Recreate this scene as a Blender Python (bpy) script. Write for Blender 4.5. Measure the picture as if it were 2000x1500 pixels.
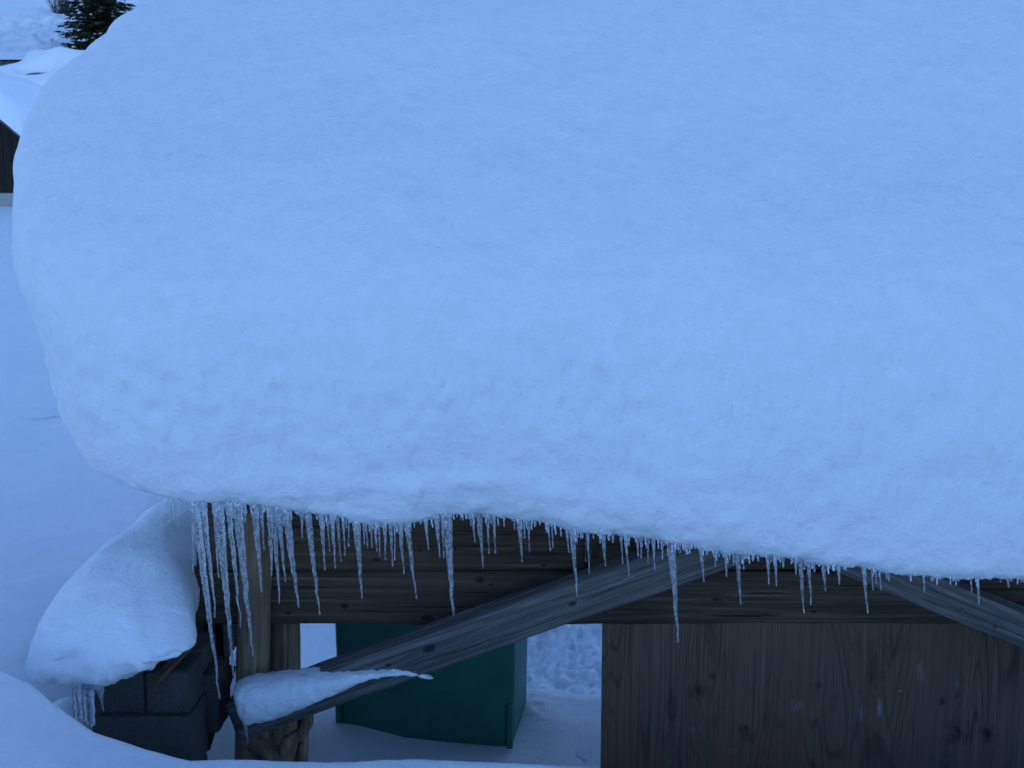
import bpy, math, random
import numpy as np
from mathutils import Vector, Matrix

for o in list(bpy.data.objects):
    bpy.data.objects.remove(o)
SC = bpy.context.scene
COL = SC.collection
R = math.radians

# ------------------------------------------------------------------ camera, sky, sun, exposure
CAM = np.array((0.0, -5.2, 2.6))
PITCH = R(8.0)
FPX = 2144.0                       # focal length in pixels of a 2000 px wide frame
cam_d = bpy.data.cameras.new('camera')
cam_d.sensor_width = 36.0
cam_d.lens = FPX / 2000.0 * 36.0
cam_d.clip_start = 0.05
cam_d.clip_end = 2000.0
cam = bpy.data.objects.new('camera', cam_d)
cam.location = CAM
cam.rotation_euler = (R(90) - PITCH, 0, 0)
COL.objects.link(cam)
SC.camera = cam

SUN_EL, SUN_AZ = R(36.0), R(38.0)   # low, behind the unseen ridge raised to block it; lights only the added far-left slope
world = bpy.data.worlds.new('World')
SC.world = world
world.use_nodes = True
wn = world.node_tree.nodes
wl = world.node_tree.links
bg = wn['Background']
sky = wn.new('ShaderNodeTexSky')
sky.sky_type = 'NISHITA'
sky.sun_disc = False
sky.sun_elevation = SUN_EL
sky.sun_rotation = SUN_AZ
sky.altitude = 1600.0
sky.air_density = 1.0
sky.dust_density = 0.0
sky.ozone_density = 7.0
wl.new(sky.outputs['Color'], bg.inputs['Color'])
bg.inputs['Strength'].default_value = 0.15

sun_d = bpy.data.lights.new('sun', 'SUN')
sun_d.energy = 4.6
sun_d.angle = R(0.53)
sun_d.color = (1.0, 0.93, 0.82)
sun = bpy.data.objects.new('sun', sun_d)
sd = Vector((math.sin(SUN_AZ) * math.cos(SUN_EL), math.cos(SUN_AZ) * math.cos(SUN_EL), math.sin(SUN_EL)))
sun.rotation_euler = sd.to_track_quat('Z', 'Y').to_euler()
sun.location = (0, 30, 60)
COL.objects.link(sun)

SC.view_settings.view_transform = 'Standard'
SC.view_settings.look = 'None'
SC.view_settings.exposure = 1.09
SC.view_settings.gamma = 1.0
SC.view_settings.use_curve_mapping = False
SC.render.engine = 'CYCLES'
SC.cycles.use_denoising = True
SC.cycles.max_bounces = 10
SC.cycles.transmission_bounces = 8
SC.cycles.transparent_max_bounces = 8

# ------------------------------------------------------------------ helpers
FW = np.array((0, math.cos(PITCH), -math.sin(PITCH)))
UP = np.array((0, math.sin(PITCH), math.cos(PITCH)))

def P(px, py, Y):
    """point of the real plane y = Y that the photograph shows at pixel (px, py)"""
    d = FW + np.array((1.0, 0, 0)) * ((px - 1000) / FPX) + UP * ((750 - py) / FPX)
    t = (Y - CAM[1]) / d[1]
    return CAM + d * t

rng = np.random.RandomState(7)
_perm = np.concatenate([rng.permutation(256)] * 3)
_grad = rng.normal(size=(256, 3))
_grad /= np.linalg.norm(_grad, axis=1)[:, None]

def noise3(p):
    p = np.asarray(p, float)
    i = np.floor(p).astype(int)
    f = p - i
    u = f * f * f * (f * (f * 6 - 15) + 10)
    i &= 255
    out = 0
    for dx in (0, 1):
        for dy in (0, 1):
            for dz in (0, 1):
                h = _perm[_perm[_perm[(i[..., 0] + dx) & 255] + ((i[..., 1] + dy) & 255)] + ((i[..., 2] + dz) & 255)]
                g = _grad[h]
                v = (g[..., 0] * (f[..., 0] - dx) + g[..., 1] * (f[..., 1] - dy) + g[..., 2] * (f[..., 2] - dz))
                w = ((u[..., 0] if dx else 1 - u[..., 0]) * (u[..., 1] if dy else 1 - u[..., 1])
                     * (u[..., 2] if dz else 1 - u[..., 2]))
                out = out + v * w
    return out * 1.6

def fbm(p, octaves=4, lac=2.0, gain=0.5):
    p = np.asarray(p, float)
    a, s, t = 1.0, 0.0, 0.0
    for k in range(octaves):
        s = s + a * noise3(p + 17.3 * k)
        t += a
        p = p * lac
        a *= gain
    return s / t

def sstep(a, b, x):
    t = np.clip((x - a) / (b - a), 0, 1)
    return t * t * (3 - 2 * t)

def vnormals(v, quads):
    q = np.asarray(quads)
    n = np.cross(v[q[:, 2]] - v[q[:, 0]], v[q[:, 3]] - v[q[:, 1]])
    out = np.zeros_like(v)
    for k in range(4):
        np.add.at(out, q[:, k], n)
    l = np.linalg.norm(out, axis=1)
    l[l == 0] = 1
    return out / l[:, None]

def link(o, parent=None):
    COL.objects.link(o)
    if parent is not None:
        o.parent = parent
    return o

def tag(o, label=None, cat=None, group=None, kind=None):
    if label:
        o['label'] = label
    if cat:
        o['category'] = cat
    if group:
        o['group'] = group
    if kind:
        o['kind'] = kind
    return o

def mesh(name, v, f, mat, parent=None, smooth=True):
    me = bpy.data.meshes.new(name)
    me.from_pydata(np.asarray(v, float).tolist(), [], [list(map(int, q)) for q in f])
    if smooth:
        me.polygons.foreach_set('use_smooth', [True] * len(me.polygons))
    me.materials.append(mat)
    me.update()
    o = bpy.data.objects.new(name, me)
    return link(o, parent)

def empty(name, loc):
    o = bpy.data.objects.new(name, None)
    o.location = [float(c) for c in loc]
    o.empty_display_size = 0.2
    return link(o)

def grid_faces(nr, nc, wrap=False):
    i = np.arange(nr - 1)[:, None]
    j = np.arange(nc if wrap else nc - 1)[None, :]
    j2 = (j + 1) % nc
    a = i * nc + j
    b = i * nc + j2
    c = (i + 1) * nc + j2
    d = (i + 1) * nc + j
    return np.stack([a, b, c, d], -1).reshape(-1, 4)

# ------------------------------------------------------------------ materials
class NT:
    def __init__(self, name):
        self.m = bpy.data.materials.new(name)
        self.m.use_nodes = True
        self.t = self.m.node_tree
        self.b = self.t.nodes['Principled BSDF']
        self.out = self.t.nodes['Material Output']
    def n(self, typ, **kw):
        nd = self.t.nodes.new(typ)
        for k, v in kw.items():
            setattr(nd, k, v)
        return nd
    def l(self, a, b):
        self.t.links.new(a, b)
    def coord(self, scale=(1, 1, 1), kind='Object', loc=(0, 0, 0)):
        tc = self.n('ShaderNodeTexCoord')
        mp = self.n('ShaderNodeMapping')
        mp.inputs['Scale'].default_value = scale
        mp.inputs['Location'].default_value = loc
        self.l(tc.outputs[kind], mp.inputs['Vector'])
        return mp.outputs['Vector']
    def noise(self, vec, scale=1.0, detail=4.0, rough=0.55, dist=0.0):
        nd = self.n('ShaderNodeTexNoise')
        nd.inputs['Scale'].default_value = scale
        nd.inputs['Detail'].default_value = detail
        nd.inputs['Roughness'].default_value = rough
        nd.inputs['Distortion'].default_value = dist
        self.l(vec, nd.inputs['Vector'])
        return nd.outputs['Fac']
    def ramp(self, fac, stops):
        nd = self.n('ShaderNodeValToRGB')
        el = nd.color_ramp.elements
        while len(el) < len(stops):
            el.new(0.5)
        for e, (p, c) in zip(el, stops):
            e.position = p
            e.color = (c[0], c[1], c[2], 1) if hasattr(c, '__len__') else (c, c, c, 1)
        self.l(fac, nd.inputs['Fac'])
        return nd.outputs['Color']
    def mix(self, fac, a, b, mode='MIX'):
        nd = self.n('ShaderNodeMix', data_type='RGBA', blend_type=mode)
        for s, v in ((nd.inputs[0], fac), (nd.inputs[6], a), (nd.inputs[7], b)):
            if isinstance(v, (int, float)):
                s.default_value = v
            elif isinstance(v, tuple):
                s.default_value = (v[0], v[1], v[2], 1)
            else:
                self.l(v, s)
        return nd.outputs[2]
    def math(self, op, a, b=None, c=None):
        nd = self.n('ShaderNodeMath', operation=op)
        for s, v in zip(nd.inputs, (a, b, c)):
            if v is None:
                continue
            if isinstance(v, (int, float)):
                s.default_value = v
            else:
                self.l(v, s)
        return nd.outputs[0]
    def bump(self, h, dist, strength=1.0, prev=None):
        nd = self.n('ShaderNodeBump')
        nd.inputs['Strength'].default_value = strength
        nd.inputs['Distance'].default_value = dist
        self.l(h, nd.inputs['Height'])
        if prev is not None:
            self.l(prev, nd.inputs['Normal'])
        return nd.outputs['Normal']
    def set(self, **kw):
        for k, v in kw.items():
            self.b.inputs[k].default_value = v
    def spot(self, vec, c, r):
        """1 inside an elliptical spot at c with radii r (object space), soft edge"""
        s = self.n('ShaderNodeVectorMath', operation='SUBTRACT')
        self.l(vec, s.inputs[0])
        s.inputs[1].default_value = c
        d = self.n('ShaderNodeVectorMath', operation='DIVIDE')
        self.l(s.outputs[0], d.inputs[0])
        d.inputs[1].default_value = r
        ln = self.n('ShaderNodeVectorMath', operation='LENGTH')
        self.l(d.outputs[0], ln.inputs[0])
        return ln.outputs['Value']

def snow_mat(name, col=(0.85, 0.905, 0.96), grain=1.0, lump=0.006, fine=0.0012, streak=0.0):
    t = NT(name)
    v = t.coord()
    n1 = t.noise(v, 13.0, 8, 0.62)
    n2 = t.noise(v, 55.0, 4, 0.65)
    n3 = t.noise(v, 210.0, 3, 0.75)
    nrm = t.bump(n1, lump, 0.7)
    nrm = t.bump(n2, fine * 3, 0.55 * grain, nrm)
    nrm = t.bump(n3, fine * 1.6, 0.8 * grain, nrm)
    t.l(nrm, t.b.inputs['Normal'])
    c = t.mix(t.ramp(t.noise(t.coord((1, 1, 1.7)), 9.0, 9, 0.66), [(0.33, 0.0), (0.67, 1.0)]), tuple(x * 0.965 for x in col), tuple(min(0.985, x * 1.025) for x in col))
    t.l(c, t.b.inputs['Base Color'])
    t.set(Roughness=0.55)
    t.b.inputs['Specular IOR Level'].default_value = 0.25
    return t.m

M = {}
M['snow'] = snow_mat('roof_snow_mat', grain=1.1, lump=0.03, fine=0.0028)
M['ground_snow'] = snow_mat('ground_snow_mat', grain=1.3, lump=0.014, fine=0.0034)
M['far_snow'] = snow_mat('far_snow_mat', lump=0.02, grain=0.5)

def wood_mat(name, dark, mid, light, grain=42.0, along=1.6, patch=(0.02, 0.018, 0.016), patch_amt=0.5, knots=(), rough=0.85, bumpd=0.004, warm=None):
    t = NT(name)
    v0 = t.coord()
    # warp the fibre coordinates around knots and gently everywhere
    g = t.coord((along, grain, grain))
    f1 = t.noise(g, 1.0, 8, 0.65, 0.25)
    g2 = t.coord((along * 0.5, grain * 3.4, grain * 3.4), loc=(3, 1, 7))
    f2 = t.noise(g2, 1.0, 6, 0.7)
    p = t.noise(t.coord((0.9, 3.2, 3.2), loc=(5, 2, 9)), 1.0, 5, 0.6)
    col = t.ramp(f1, [(0.28, dark), (0.5, mid), (0.75, light)])
    col = t.mix(t.ramp(f2, [(0.35, 0.0), (0.65, 0.55)]), col, tuple(x * 0.45 for x in mid))
    col = t.mix(t.math('MULTIPLY', t.ramp(p, [(0.48, 0.0), (0.72, 1.0)]), patch_amt), col, patch)
    if warm:
        w = t.noise(t.coord((0.7, 2.0, 2.0), loc=(1, 8, 3)), 1.0, 3, 0.5)
        col = t.mix(t.ramp(w, [(0.42, 0.0), (0.66, 0.8)]), col, warm)
    ck = t.noise(t.coord((along * 0.55, grain * 2.2, grain * 2.2), loc=(11, 4, 6)), 1.0, 3, 0.5, 0.4)
    ckm = t.ramp(ck, [(0.30, 1.0), (0.37, 0.0)])
    col = t.mix(t.math('MULTIPLY', ckm, 0.85), col, tuple(x * 0.15 for x in mid))
    h = t.math('ADD', t.math('MULTIPLY', f1, 0.6), t.math('MULTIPLY', f2, 0.4))
    h = t.math('SUBTRACT', h, t.math('MULTIPLY', ckm, 0.8))
    for (c, r) in knots:
        d = t.spot(v0, c, r)
        dn = t.math('ADD', d, t.math('MULTIPLY', t.math('SUBTRACT', f1, 0.5), 0.5))
        core = t.ramp(dn, [(0.45, 0.85), (1.15, 0.0)])
        ring = t.ramp(dn, [(0.9, 0.0), (1.2, 0.3), (1.9, 0.0)])
        col = t.mix(ring, col, tuple(x * 1.1 for x in light))
        col = t.mix(core, col, (0.012, 0.010, 0.010))
        h = t.math('SUBTRACT', h, t.math('MULTIPLY', core, 0.5))
    t.l(col, t.b.inputs['Base Color'])
    t.l(t.bump(h, bumpd, 0.9), t.b.inputs['Normal'])
    t.set(Roughness=rough)
    t.b.inputs['Specular IOR Level'].default_value = 0.3
    return t.m

GREY = dict(dark=(0.055, 0.05, 0.045), mid=(0.14, 0.125, 0.11), light=(0.26, 0.235, 0.205))

def ice_mat(name, frost=0.3, root=0.10):
    t = NT(name)
    v = t.coord(kind='Object')
    n = t.noise(v, 48.0, 3, 0.5, 0.8)
    t.set(Roughness=0.012, IOR=1.31)
    t.b.inputs['Transmission Weight'].default_value = 1.0
    t.b.inputs['Base Color'].default_value = (0.97, 0.99, 1.0, 1)
    t.l(t.bump(n, 0.004, 0.5), t.b.inputs['Normal'])
    tr = t.n('ShaderNodeBsdfTranslucent')
    tr.inputs['Color'].default_value = (0.86, 0.91, 0.97, 1)
    df = t.n('ShaderNodeBsdfDiffuse')
    df.inputs['Color'].default_value = (0.86, 0.91, 0.97, 1)
    m1 = t.n('ShaderNodeMixShader')
    m1.inputs[0].default_value = 0.4
    t.l(df.outputs[0], m1.inputs[1])
    t.l(tr.outputs[0], m1.inputs[2])
    m2 = t.n('ShaderNodeMixShader')
    # trapped air: thin white flecks, more of them near the root (object z = 0)
    sp = t.n('ShaderNodeSeparateXYZ')
    t.l(v, sp.inputs[0])
    mr = t.n('ShaderNodeMapRange')
    mr.inputs['From Min'].default_value = -root
    mr.inputs['From Max'].default_value = 0.0
    mr.inputs['To Min'].default_value = frost
    mr.inputs['To Max'].default_value = min(1.0, frost + 0.3)
    t.l(sp.outputs['Z'], mr.inputs['Value'])
    fl = t.ramp(t.noise(t.coord((110, 110, 60)), 1.0, 3, 0.6), [(0.40, 0.35), (0.62, 2.2)])
    t.l(t.math('MULTIPLY', fl, mr.outputs['Result']), m2.inputs[0])
    t.l(t.b.outputs[0], m2.inputs[1])
    t.l(m1.outputs[0], m2.inputs[2])
    t.l(m2.outputs[0], t.out.inputs['Surface'])
    return t.m

M['ice'] = ice_mat('icicle_mat', 0.20)

# ------------------------------------------------------------------ ground: one sheet out to the unseen sun-blocking ridge
crest_px = [(-700, 1270), (-300, 1285), (0, 1308), (60, 1335), (120, 1385), (180, 1425), (280, 1458), (370, 1480), (450, 1478),
            (560, 1483), (800, 1484), (1000, 1491), (1150, 1497), (1190, 1506), (1260, 1535), (1600, 1560), (2600, 1580)]
CR_Y = -1.12
crest = np.array([P(a, b, CR_Y) for a, b in crest_px])

def softmax2(a, b, k):
    return 0.5 * (a + b + np.sqrt((a - b) ** 2 + k * k))

def ground_z(x, y):
    x = np.asarray(x, float)
    y = np.asarray(y, float)
    s = np.zeros_like(x)
    p2 = lambda sc, o=0.0: np.stack([x * sc + o, y * sc - o, s + o * 1.7], -1)
    # level behind the berm, beneath and behind the shed
    base = -0.30 - 0.75 * sstep(1.25, 2.6, y) + 0.03 * fbm(p2(0.6), 3)
    # snow slope rising on the left of the shed
    left = sstep(-1.35, -2.6, x)
    lz = 0.36 + 0.138 * np.clip(y, -2, 12.2) + 0.07 * fbm(p2(0.35, 4), 3) + 0.11 * fbm(p2(0.9, 8), 3) * sstep(-3, 1, y)
    z = base * (1 - left) + lz * left
    behind = sstep(2.4, 8.0, y)
    z = z * (1 - behind) + lz * behind
    # dip beyond the brow of the slope, then rising flats and the hill, its unseen ridge steepened to block the sun
    z = z - 0.75 * sstep(12.0, 13.6, y) * (1 - sstep(14, 24, y)) * sstep(60, 20, np.abs(x))
    far = np.clip(y - 12.2, 0, None)
    z = z + 0.145 * np.clip(far, 0, 14)
    hill = np.clip(y - 25.0, 0, None)
    z = z + hill * 0.25 + 0.0011 * np.clip(hill, 0, 90) ** 2 + np.clip(hill - 60, 0, 340) * 1.0
    z = z + sstep(30, 60, y) * (0.9 * fbm(p2(0.045, 2), 4) + 0.10 * fbm(p2(0.22, 6), 4))
    z = z + sstep(80, 160, y) * 6.0 * fbm(p2(0.012, 9), 4)
    # unseen mountainside added on the far left to bounce warm sunlight back
    z = z + 0.72 * np.clip(-x - 55, 0, 360) * sstep(-55, -100, x) * sstep(260, 60, y)
    # loose trampled snow behind the shed, between bin and panel
    tr = sstep(-0.25, 0.1, x) * sstep(3.0, 1.6, x) * (0.10 * sstep(0.7, 1.3, y) + 0.90 * sstep(2.3, 3.3, y)) * sstep(8.0, 5.5, y)
    r1 = 1 - np.abs(fbm(np.stack([x * 4.5, y * 6.5, s], -1), 4)) * 2.0
    r2 = fbm(np.stack([x * 12, y * 16, s + 3], -1), 3)
    z = z + tr * (0.05 * (r1 - 0.5) + 0.065 * r2 + 0.03 * fbm(np.stack([x * 30, y * 34, s + 5], -1), 3) + 0.05)
    # heap against the bin's right side
    z = z + 0.05 * np.exp(-(((x - 0.16) / 0.16) ** 2)) * sstep(0.7, 1.0, y) * sstep(3.0, 1.6, y) * (1 + 0.4 * r2)
    # drift in front of the bin and below the beam
    z = z + 0.10 * np.exp(-(((x + 1.05) / 0.40) ** 2 + ((y - 0.75) / 0.35) ** 2))
    # mound at the foot of the post
    mp = P(455, 1425, -0.45)
    z = z + 0.22 * np.exp(-(((x - mp[0]) / 0.13) ** 2 + ((y - mp[1]) / 0.22) ** 2))
    # drift leaning on the block pier from the left
    z = z + 0.42 * np.exp(-(((x + 1.95) / 0.27) ** 2 + ((y + 0.40) / 0.30) ** 2) ** 1.5)
    # berm in front: follows the crest line, falls off towards the shed
    cz = np.interp(x, crest[:, 0], crest[:, 2])
    yw = y + 0.05 * fbm(p2(1.1, 7), 2)
    front = cz + 0.14 * np.clip(CR_Y - yw, 0, 3.0) * sstep(-0.6, -1.6, x) * 0.3 - 0.0 * yw
    front = front - 0.06 * np.clip(CR_Y - yw, 0, 1.0)
    front = front + sstep(-2.2, -4.2, y) * (0.95 - front) * 0.9
    back = sstep(CR_Y + 0.42, CR_Y - 0.02, yw)
    z = np.where(y < CR_Y - 0.05, front, np.maximum(z, z * (1 - back) + front * back) * (back > 0) + z * (back <= 0))
    # wind lumps
    near = sstep(30, 14, y)
    z = z + near * (0.012 * fbm(p2(2.2, 3), 3) + 0.004 * fbm(p2(9.0, 1), 3))
    return z

def cat(*segs):
    out = []
    for a, b, st in segs:
        out.append(np.arange(a, b, st))
    return np.concatenate(out + [np.array([segs[-1][1]])])

gx = cat((-440, -60, 12), (-60, -30, 2.0), (-30, -14, 0.18), (-14, -9, 0.3), (-9, -2.7, 0.07), (-2.7, 1.0, 0.022), (1.0, 4.0, 0.12), (4, 30, 1.5), (30, 460, 20))
gy = cat((-600, -240, 40), (-240, -10, 10), (-10, -2.2, 0.5), (-2.2, -1.6, 0.04), (-1.6, 3.2, 0.022), (3.2, 6.5, 0.04), (6.5, 14.5, 0.1), (14.5, 34, 0.5), (34, 80, 0.28), (80, 440, 12))
GX, GY = np.meshgrid(gx, gy)
GZ = ground_z(GX, GY)

# ski tracks and moguls on the hill seen at the upper left
hm = 1.5 * sstep(34, 40, GY) * sstep(82, 74, GY)
def track(cx, cy, ang, curv, ln, w, depth):
    ca, sa = math.cos(ang), math.sin(ang)
    u = (GX - cx) * ca + (GY - cy) * sa
    v = -(GX - cx) * sa + (GY - cy) * ca - curv * u * u - 0.25 * np.sin(u * 0.9)
    m = sstep(ln, ln * 0.8, np.abs(u))
    return m * depth * (-np.exp(-(v / w) ** 2) + 0.9 * np.exp(-((v - 1.9 * w) / (0.8 * w)) ** 2))
rr = random.Random(3)
D = np.zeros_like(GZ)
for k in range(52):
    D += track(rr.uniform(-31, -15), rr.uniform(36, 72), rr.uniform(0.1, 3.0), rr.uniform(-0.05, 0.05), rr.uniform(4, 13), rr.uniform(0.12, 0.26), rr.uniform(0.07, 0.16))
D += 0.05 * fbm(np.stack([GX * 0.9, GY * 0.7, GX * 0], -1), 4) + 0.05 * np.clip(fbm(np.stack([GX * 2.2, GY * 1.8, GX * 0 + 5], -1), 3), 0.25, 1)
GZ = GZ + hm * D
gv = np.stack([GX, GY, GZ], -1).reshape(-1, 3)
ground = mesh('snow_ground', gv, grid_faces(len(gy), len(gx)), M['ground_snow'])
tag(ground, kind='structure')

def ground_hit(px, py, y0=10.0, y1=200.0):
    for Y in np.arange(y0, y1, 0.1):
        p = P(px, py, Y)
        if p[2] <= float(ground_z(p[0], p[1])):
            return p
    return P(px, py, y1)

# ------------------------------------------------------------------ snow slabs: rings round a plan outline, displaced
def rect_ring(x0, x1, y0, y1, rad, cnt):
    """rounded rectangle in plan, fixed point count; rad = front left, front right, back"""
    rl, rr_, rb = rad
    nL, nC, nF, nR, nB = cnt
    def seg(a, b, n):
        t = (np.arange(n) / n)[:, None]
        return np.array(a)[None] * (1 - t) + np.array(b)[None] * t
    def arc(cx, cy, a0, r, n):
        a = a0 + (math.pi / 2) * np.arange(n) / n
        return np.stack([cx + r * np.cos(a), cy + r * np.sin(a)], -1)
    return np.concatenate([
        seg((x0, y1 - rb), (x0, y0 + rl), nL), arc(x0 + rl, y0 + rl, math.pi, rl, nC),
        seg((x0 + rl, y0), (x1 - rr_, y0), nF), arc(x1 - rr_, y0 + rr_, 1.5 * math.pi, rr_, 12),
        seg((x1, y0 + rr_), (x1, y1 - rb), nR), arc(x1 - rb, y1 - rb, 0, rb, 6),
        seg((x1 - rb, y1), (x0 + rb, y1), nB), arc(x0 + rb, y1 - rb, math.pi / 2, rb, 6)])

def spline(ctrl, n):
    c = np.array(ctrl, float)
    c = np.vstack([2 * c[0] - c[1], c, 2 * c[-1] - c[-2]])
    out = []
    m = len(c) - 3
    seglen = np.array([np.linalg.norm(c[i + 2] - c[i + 1]) for i in range(m)])
    for i in range(m):
        k = max(2, int(round(n * seglen[i] / seglen.sum())))
        for t in np.arange(k) / k:
            a, b, d, e = c[i], c[i + 1], c[i + 2], c[i + 3]
            out.append(0.5 * ((2 * b) + (-a + d) * t + (2 * a - 5 * b + 4 * d - e) * t * t + (-a + 3 * b - 3 * d + e) * t ** 3))
    out.append(c[-2])
    return np.array(out)

def slab(rect, cnt, prof, center, ntop, nbot, topgain, zfun, disp, smooth=0):
    """prof rows: (height, inset of the sides, inset of the front and back, corner radius)"""
    X0, X1, Y0, Y1 = rect
    cx, cy = center
    rows = []
    h0, l0, f0, r0 = prof[0]
    for k in range(nbot, 0, -1):
        rows.append((h0, l0, f0, r0, (k / nbot) ** 1.1 * 0.97))
    for h, l_, f_, r_ in prof:
        rows.append((h, l_, f_, r_, 0.0))
    h1, l1, f1, r1 = prof[-1]
    for k in range(1, ntop + 1):
        t = k / ntop
        rows.append((h1 + topgain * (1 - (1 - t) ** 2.2), l1, f1, r1, 0.985 * t))
    rings = []
    for h, l_, f_, r_, t in rows:
        x0, x1, y0, y1 = X0 + l_, X1 - l_, Y0 + f_, Y1 - 0.35 * f_
        x0, x1 = x0 + (cx - x0) * t, x1 + (cx - x1) * t
        y0, y1 = y0 + (cy - y0) * t, y1 + (cy - y1) * t
        lim = 0.48 * min(x1 - x0, y1 - y0)
        rr_ = min(r_ * (1 - t) + 0.3 * t * r_, lim)
        xy = rect_ring(x0, x1, y0, y1, (rr_, rr_, min(0.4 * r_, lim)), cnt)
        rings.append(np.stack([xy[:, 0], xy[:, 1], np.full(len(xy), h)], -1))
    n = len(rings[0])
    G = np.stack(rings)
    hh = G[..., 2].reshape(-1).copy()
    G = zfun(G.reshape(-1, 3)).reshape(G.shape)
    i0 = nbot + int(len(prof) * 0.55)
    for k in range(smooth):
        A = 0.25 * (np.roll(G, 1, 1) + np.roll(G, -1, 1))
        B = A[1:-1] + 0.25 * (G[:-2] + G[2:])
        w = np.clip((np.arange(1, len(G) - 1) - i0) / 12.0, 0, 1)[:, None, None]
        G[1:-1] = G[1:-1] * (1 - w) + B * w
    v = G.reshape(-1, 3)
    f = grid_faces(len(rings), n, True)
    nb = len(v)
    v = np.vstack([v, v[:n].mean(0)[None], v[-n:].mean(0)[None]])
    hh = np.append(hh, [h0, h1 + topgain])
    for dfun in disp:
        nv = vnormals(v, f)
        v = v + nv * dfun(v, hh, nv)[:, None]
    faces = f.tolist()
    for k in range(n):
        faces.append([nb, (k + 1) % n, k])
        faces.append([nb + 1, nb - n + k, nb - n + (k + 1) % n])
    lip_i = nbot + 3
    return v, faces, v[:nb].reshape(len(rings), n, 3)

# --- the big roof slab
YF, YB = -0.74, 2.55
XL, XR = -2.45, 5.2
ROOF_SL = 0.475
def roof_z(y):
    yy = softmax2(y, np.full_like(y, -0.30), 0.25)
    return 1.37 + (yy + 0.30) * ROOF_SL
lip_px = [(-200, 975), (330, 985), (420, 995), (560, 1003), (700, 1024), (800, 1023), (880, 1008), (1000, 1011), (1060, 1016), (1120, 1028), (1200, 1038), (1300, 1052),
          (1400, 1066), (1500, 1078), (1600, 1090), (1700, 1103), (1760, 1112), (1850, 1119), (2000, 1117), (2300, 1118), (3300, 1118)]
LIP_Y = YF + 0.20
lip = np.array([P(a, b, LIP_Y) for a, b in lip_px])
lip0 = float(roof_z(np.array([LIP_Y]))[0])
rprof = spline([(0.0, 0.92, 0.46, 0.35), (0.0, 0.76, 0.27, 0.40), (0.03, 0.61, 0.17, 0.45), (0.15, 0.46, 0.10, 0.52), (0.40, 0.36, 0.03, 0.6), (0.75, 0.26, 0.0, 0.7), (1.06, 0.11, 0.06, 0.8),
                (1.28, -0.02, 0.22, 0.9), (1.43, -0.08, 0.44, 0.95), (1.54, -0.03, 0.68, 0.95), (1.63, 0.10, 0.92, 1.0)], 80)
def roof_zf(v):
    x, y, h = v[:, 0], v[:, 1], v[:, 2]
    z = roof_z(y) + h
    dz = np.interp(x, lip[:, 0], lip[:, 2]) - lip0
    w = sstep(1.1, 0.0, h) * sstep(0.35, -0.25, y)
    z = z + dz * w
    # towards the right the slab has crept further out over the eave
    y = y - 0.16 * sstep(-0.2, 1.6, x) * sstep(1.5, 0.2, h) * sstep(0.3, -0.3, y)
    return np.stack([x, y, z], -1)
def rd1(v, h, n):
    return 0.05 * fbm(v * 0.9, 3) + 0.02 * fbm(v * 2.3 + 5, 3)
def rd2(v, h, n):
    face = sstep(1.45, 0.75, h)
    low = sstep(0.5, 0.05, h)
    st = np.stack([v[:, 0] * 2.6 + 0.6 * v[:, 2], v[:, 1] * 5, v[:, 2] * 7.5], -1)
    a = fbm(st, 4)
    b = np.abs(fbm(v * 7 + 3, 4))
    d = face * (0.020 * a - 0.020 * b + sstep(1.1, 0.5, h) * (0.024 * fbm(v * np.array((11, 11, 17)) + 2, 4) - 0.022 * np.abs(fbm(v * np.array((17, 17, 24)) + 6, 3)))) * (0.6 + 0.4 * sstep(0.05, 0.4, h)) + low * (0.006 * fbm(v * 16, 4) + 0.007 * fbm(v * 45 + 8, 3)) + 0.003 * fbm(v * 9 + 1, 3)
    # horizontal settling ledge a little above the lip
    lx = np.interp(v[:, 0], lip[:, 0], lip[:, 2])
    led = lx + 0.20 + 0.05 * noise3(np.stack([v[:, 0] * 2, v[:, 0] * 0, v[:, 0] * 0], -1))
    m = sstep(-1.5, -0.9, v[:, 0]) * sstep(1.0, 0.2, v[:, 0])
    return d + m * 0.007 * (np.exp(-((v[:, 2] - led + 0.02) / 0.035) ** 2) - np.exp(-((v[:, 2] - led - 0.05) / 0.04) ** 2))
v, f, slab_grid = slab((XL, XR, YF, YB), (90, 60, 330, 25, 25), rprof, (1.3, 1.45), 70, 8, 0.26, roof_zf, [rd1, rd2], smooth=130)
roof_snow = mesh('snow_slab', v, f, M['snow'])
tag(roof_snow, 'huge thick rounded snow slab bulging over the timber shed roof', 'snow')

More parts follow.
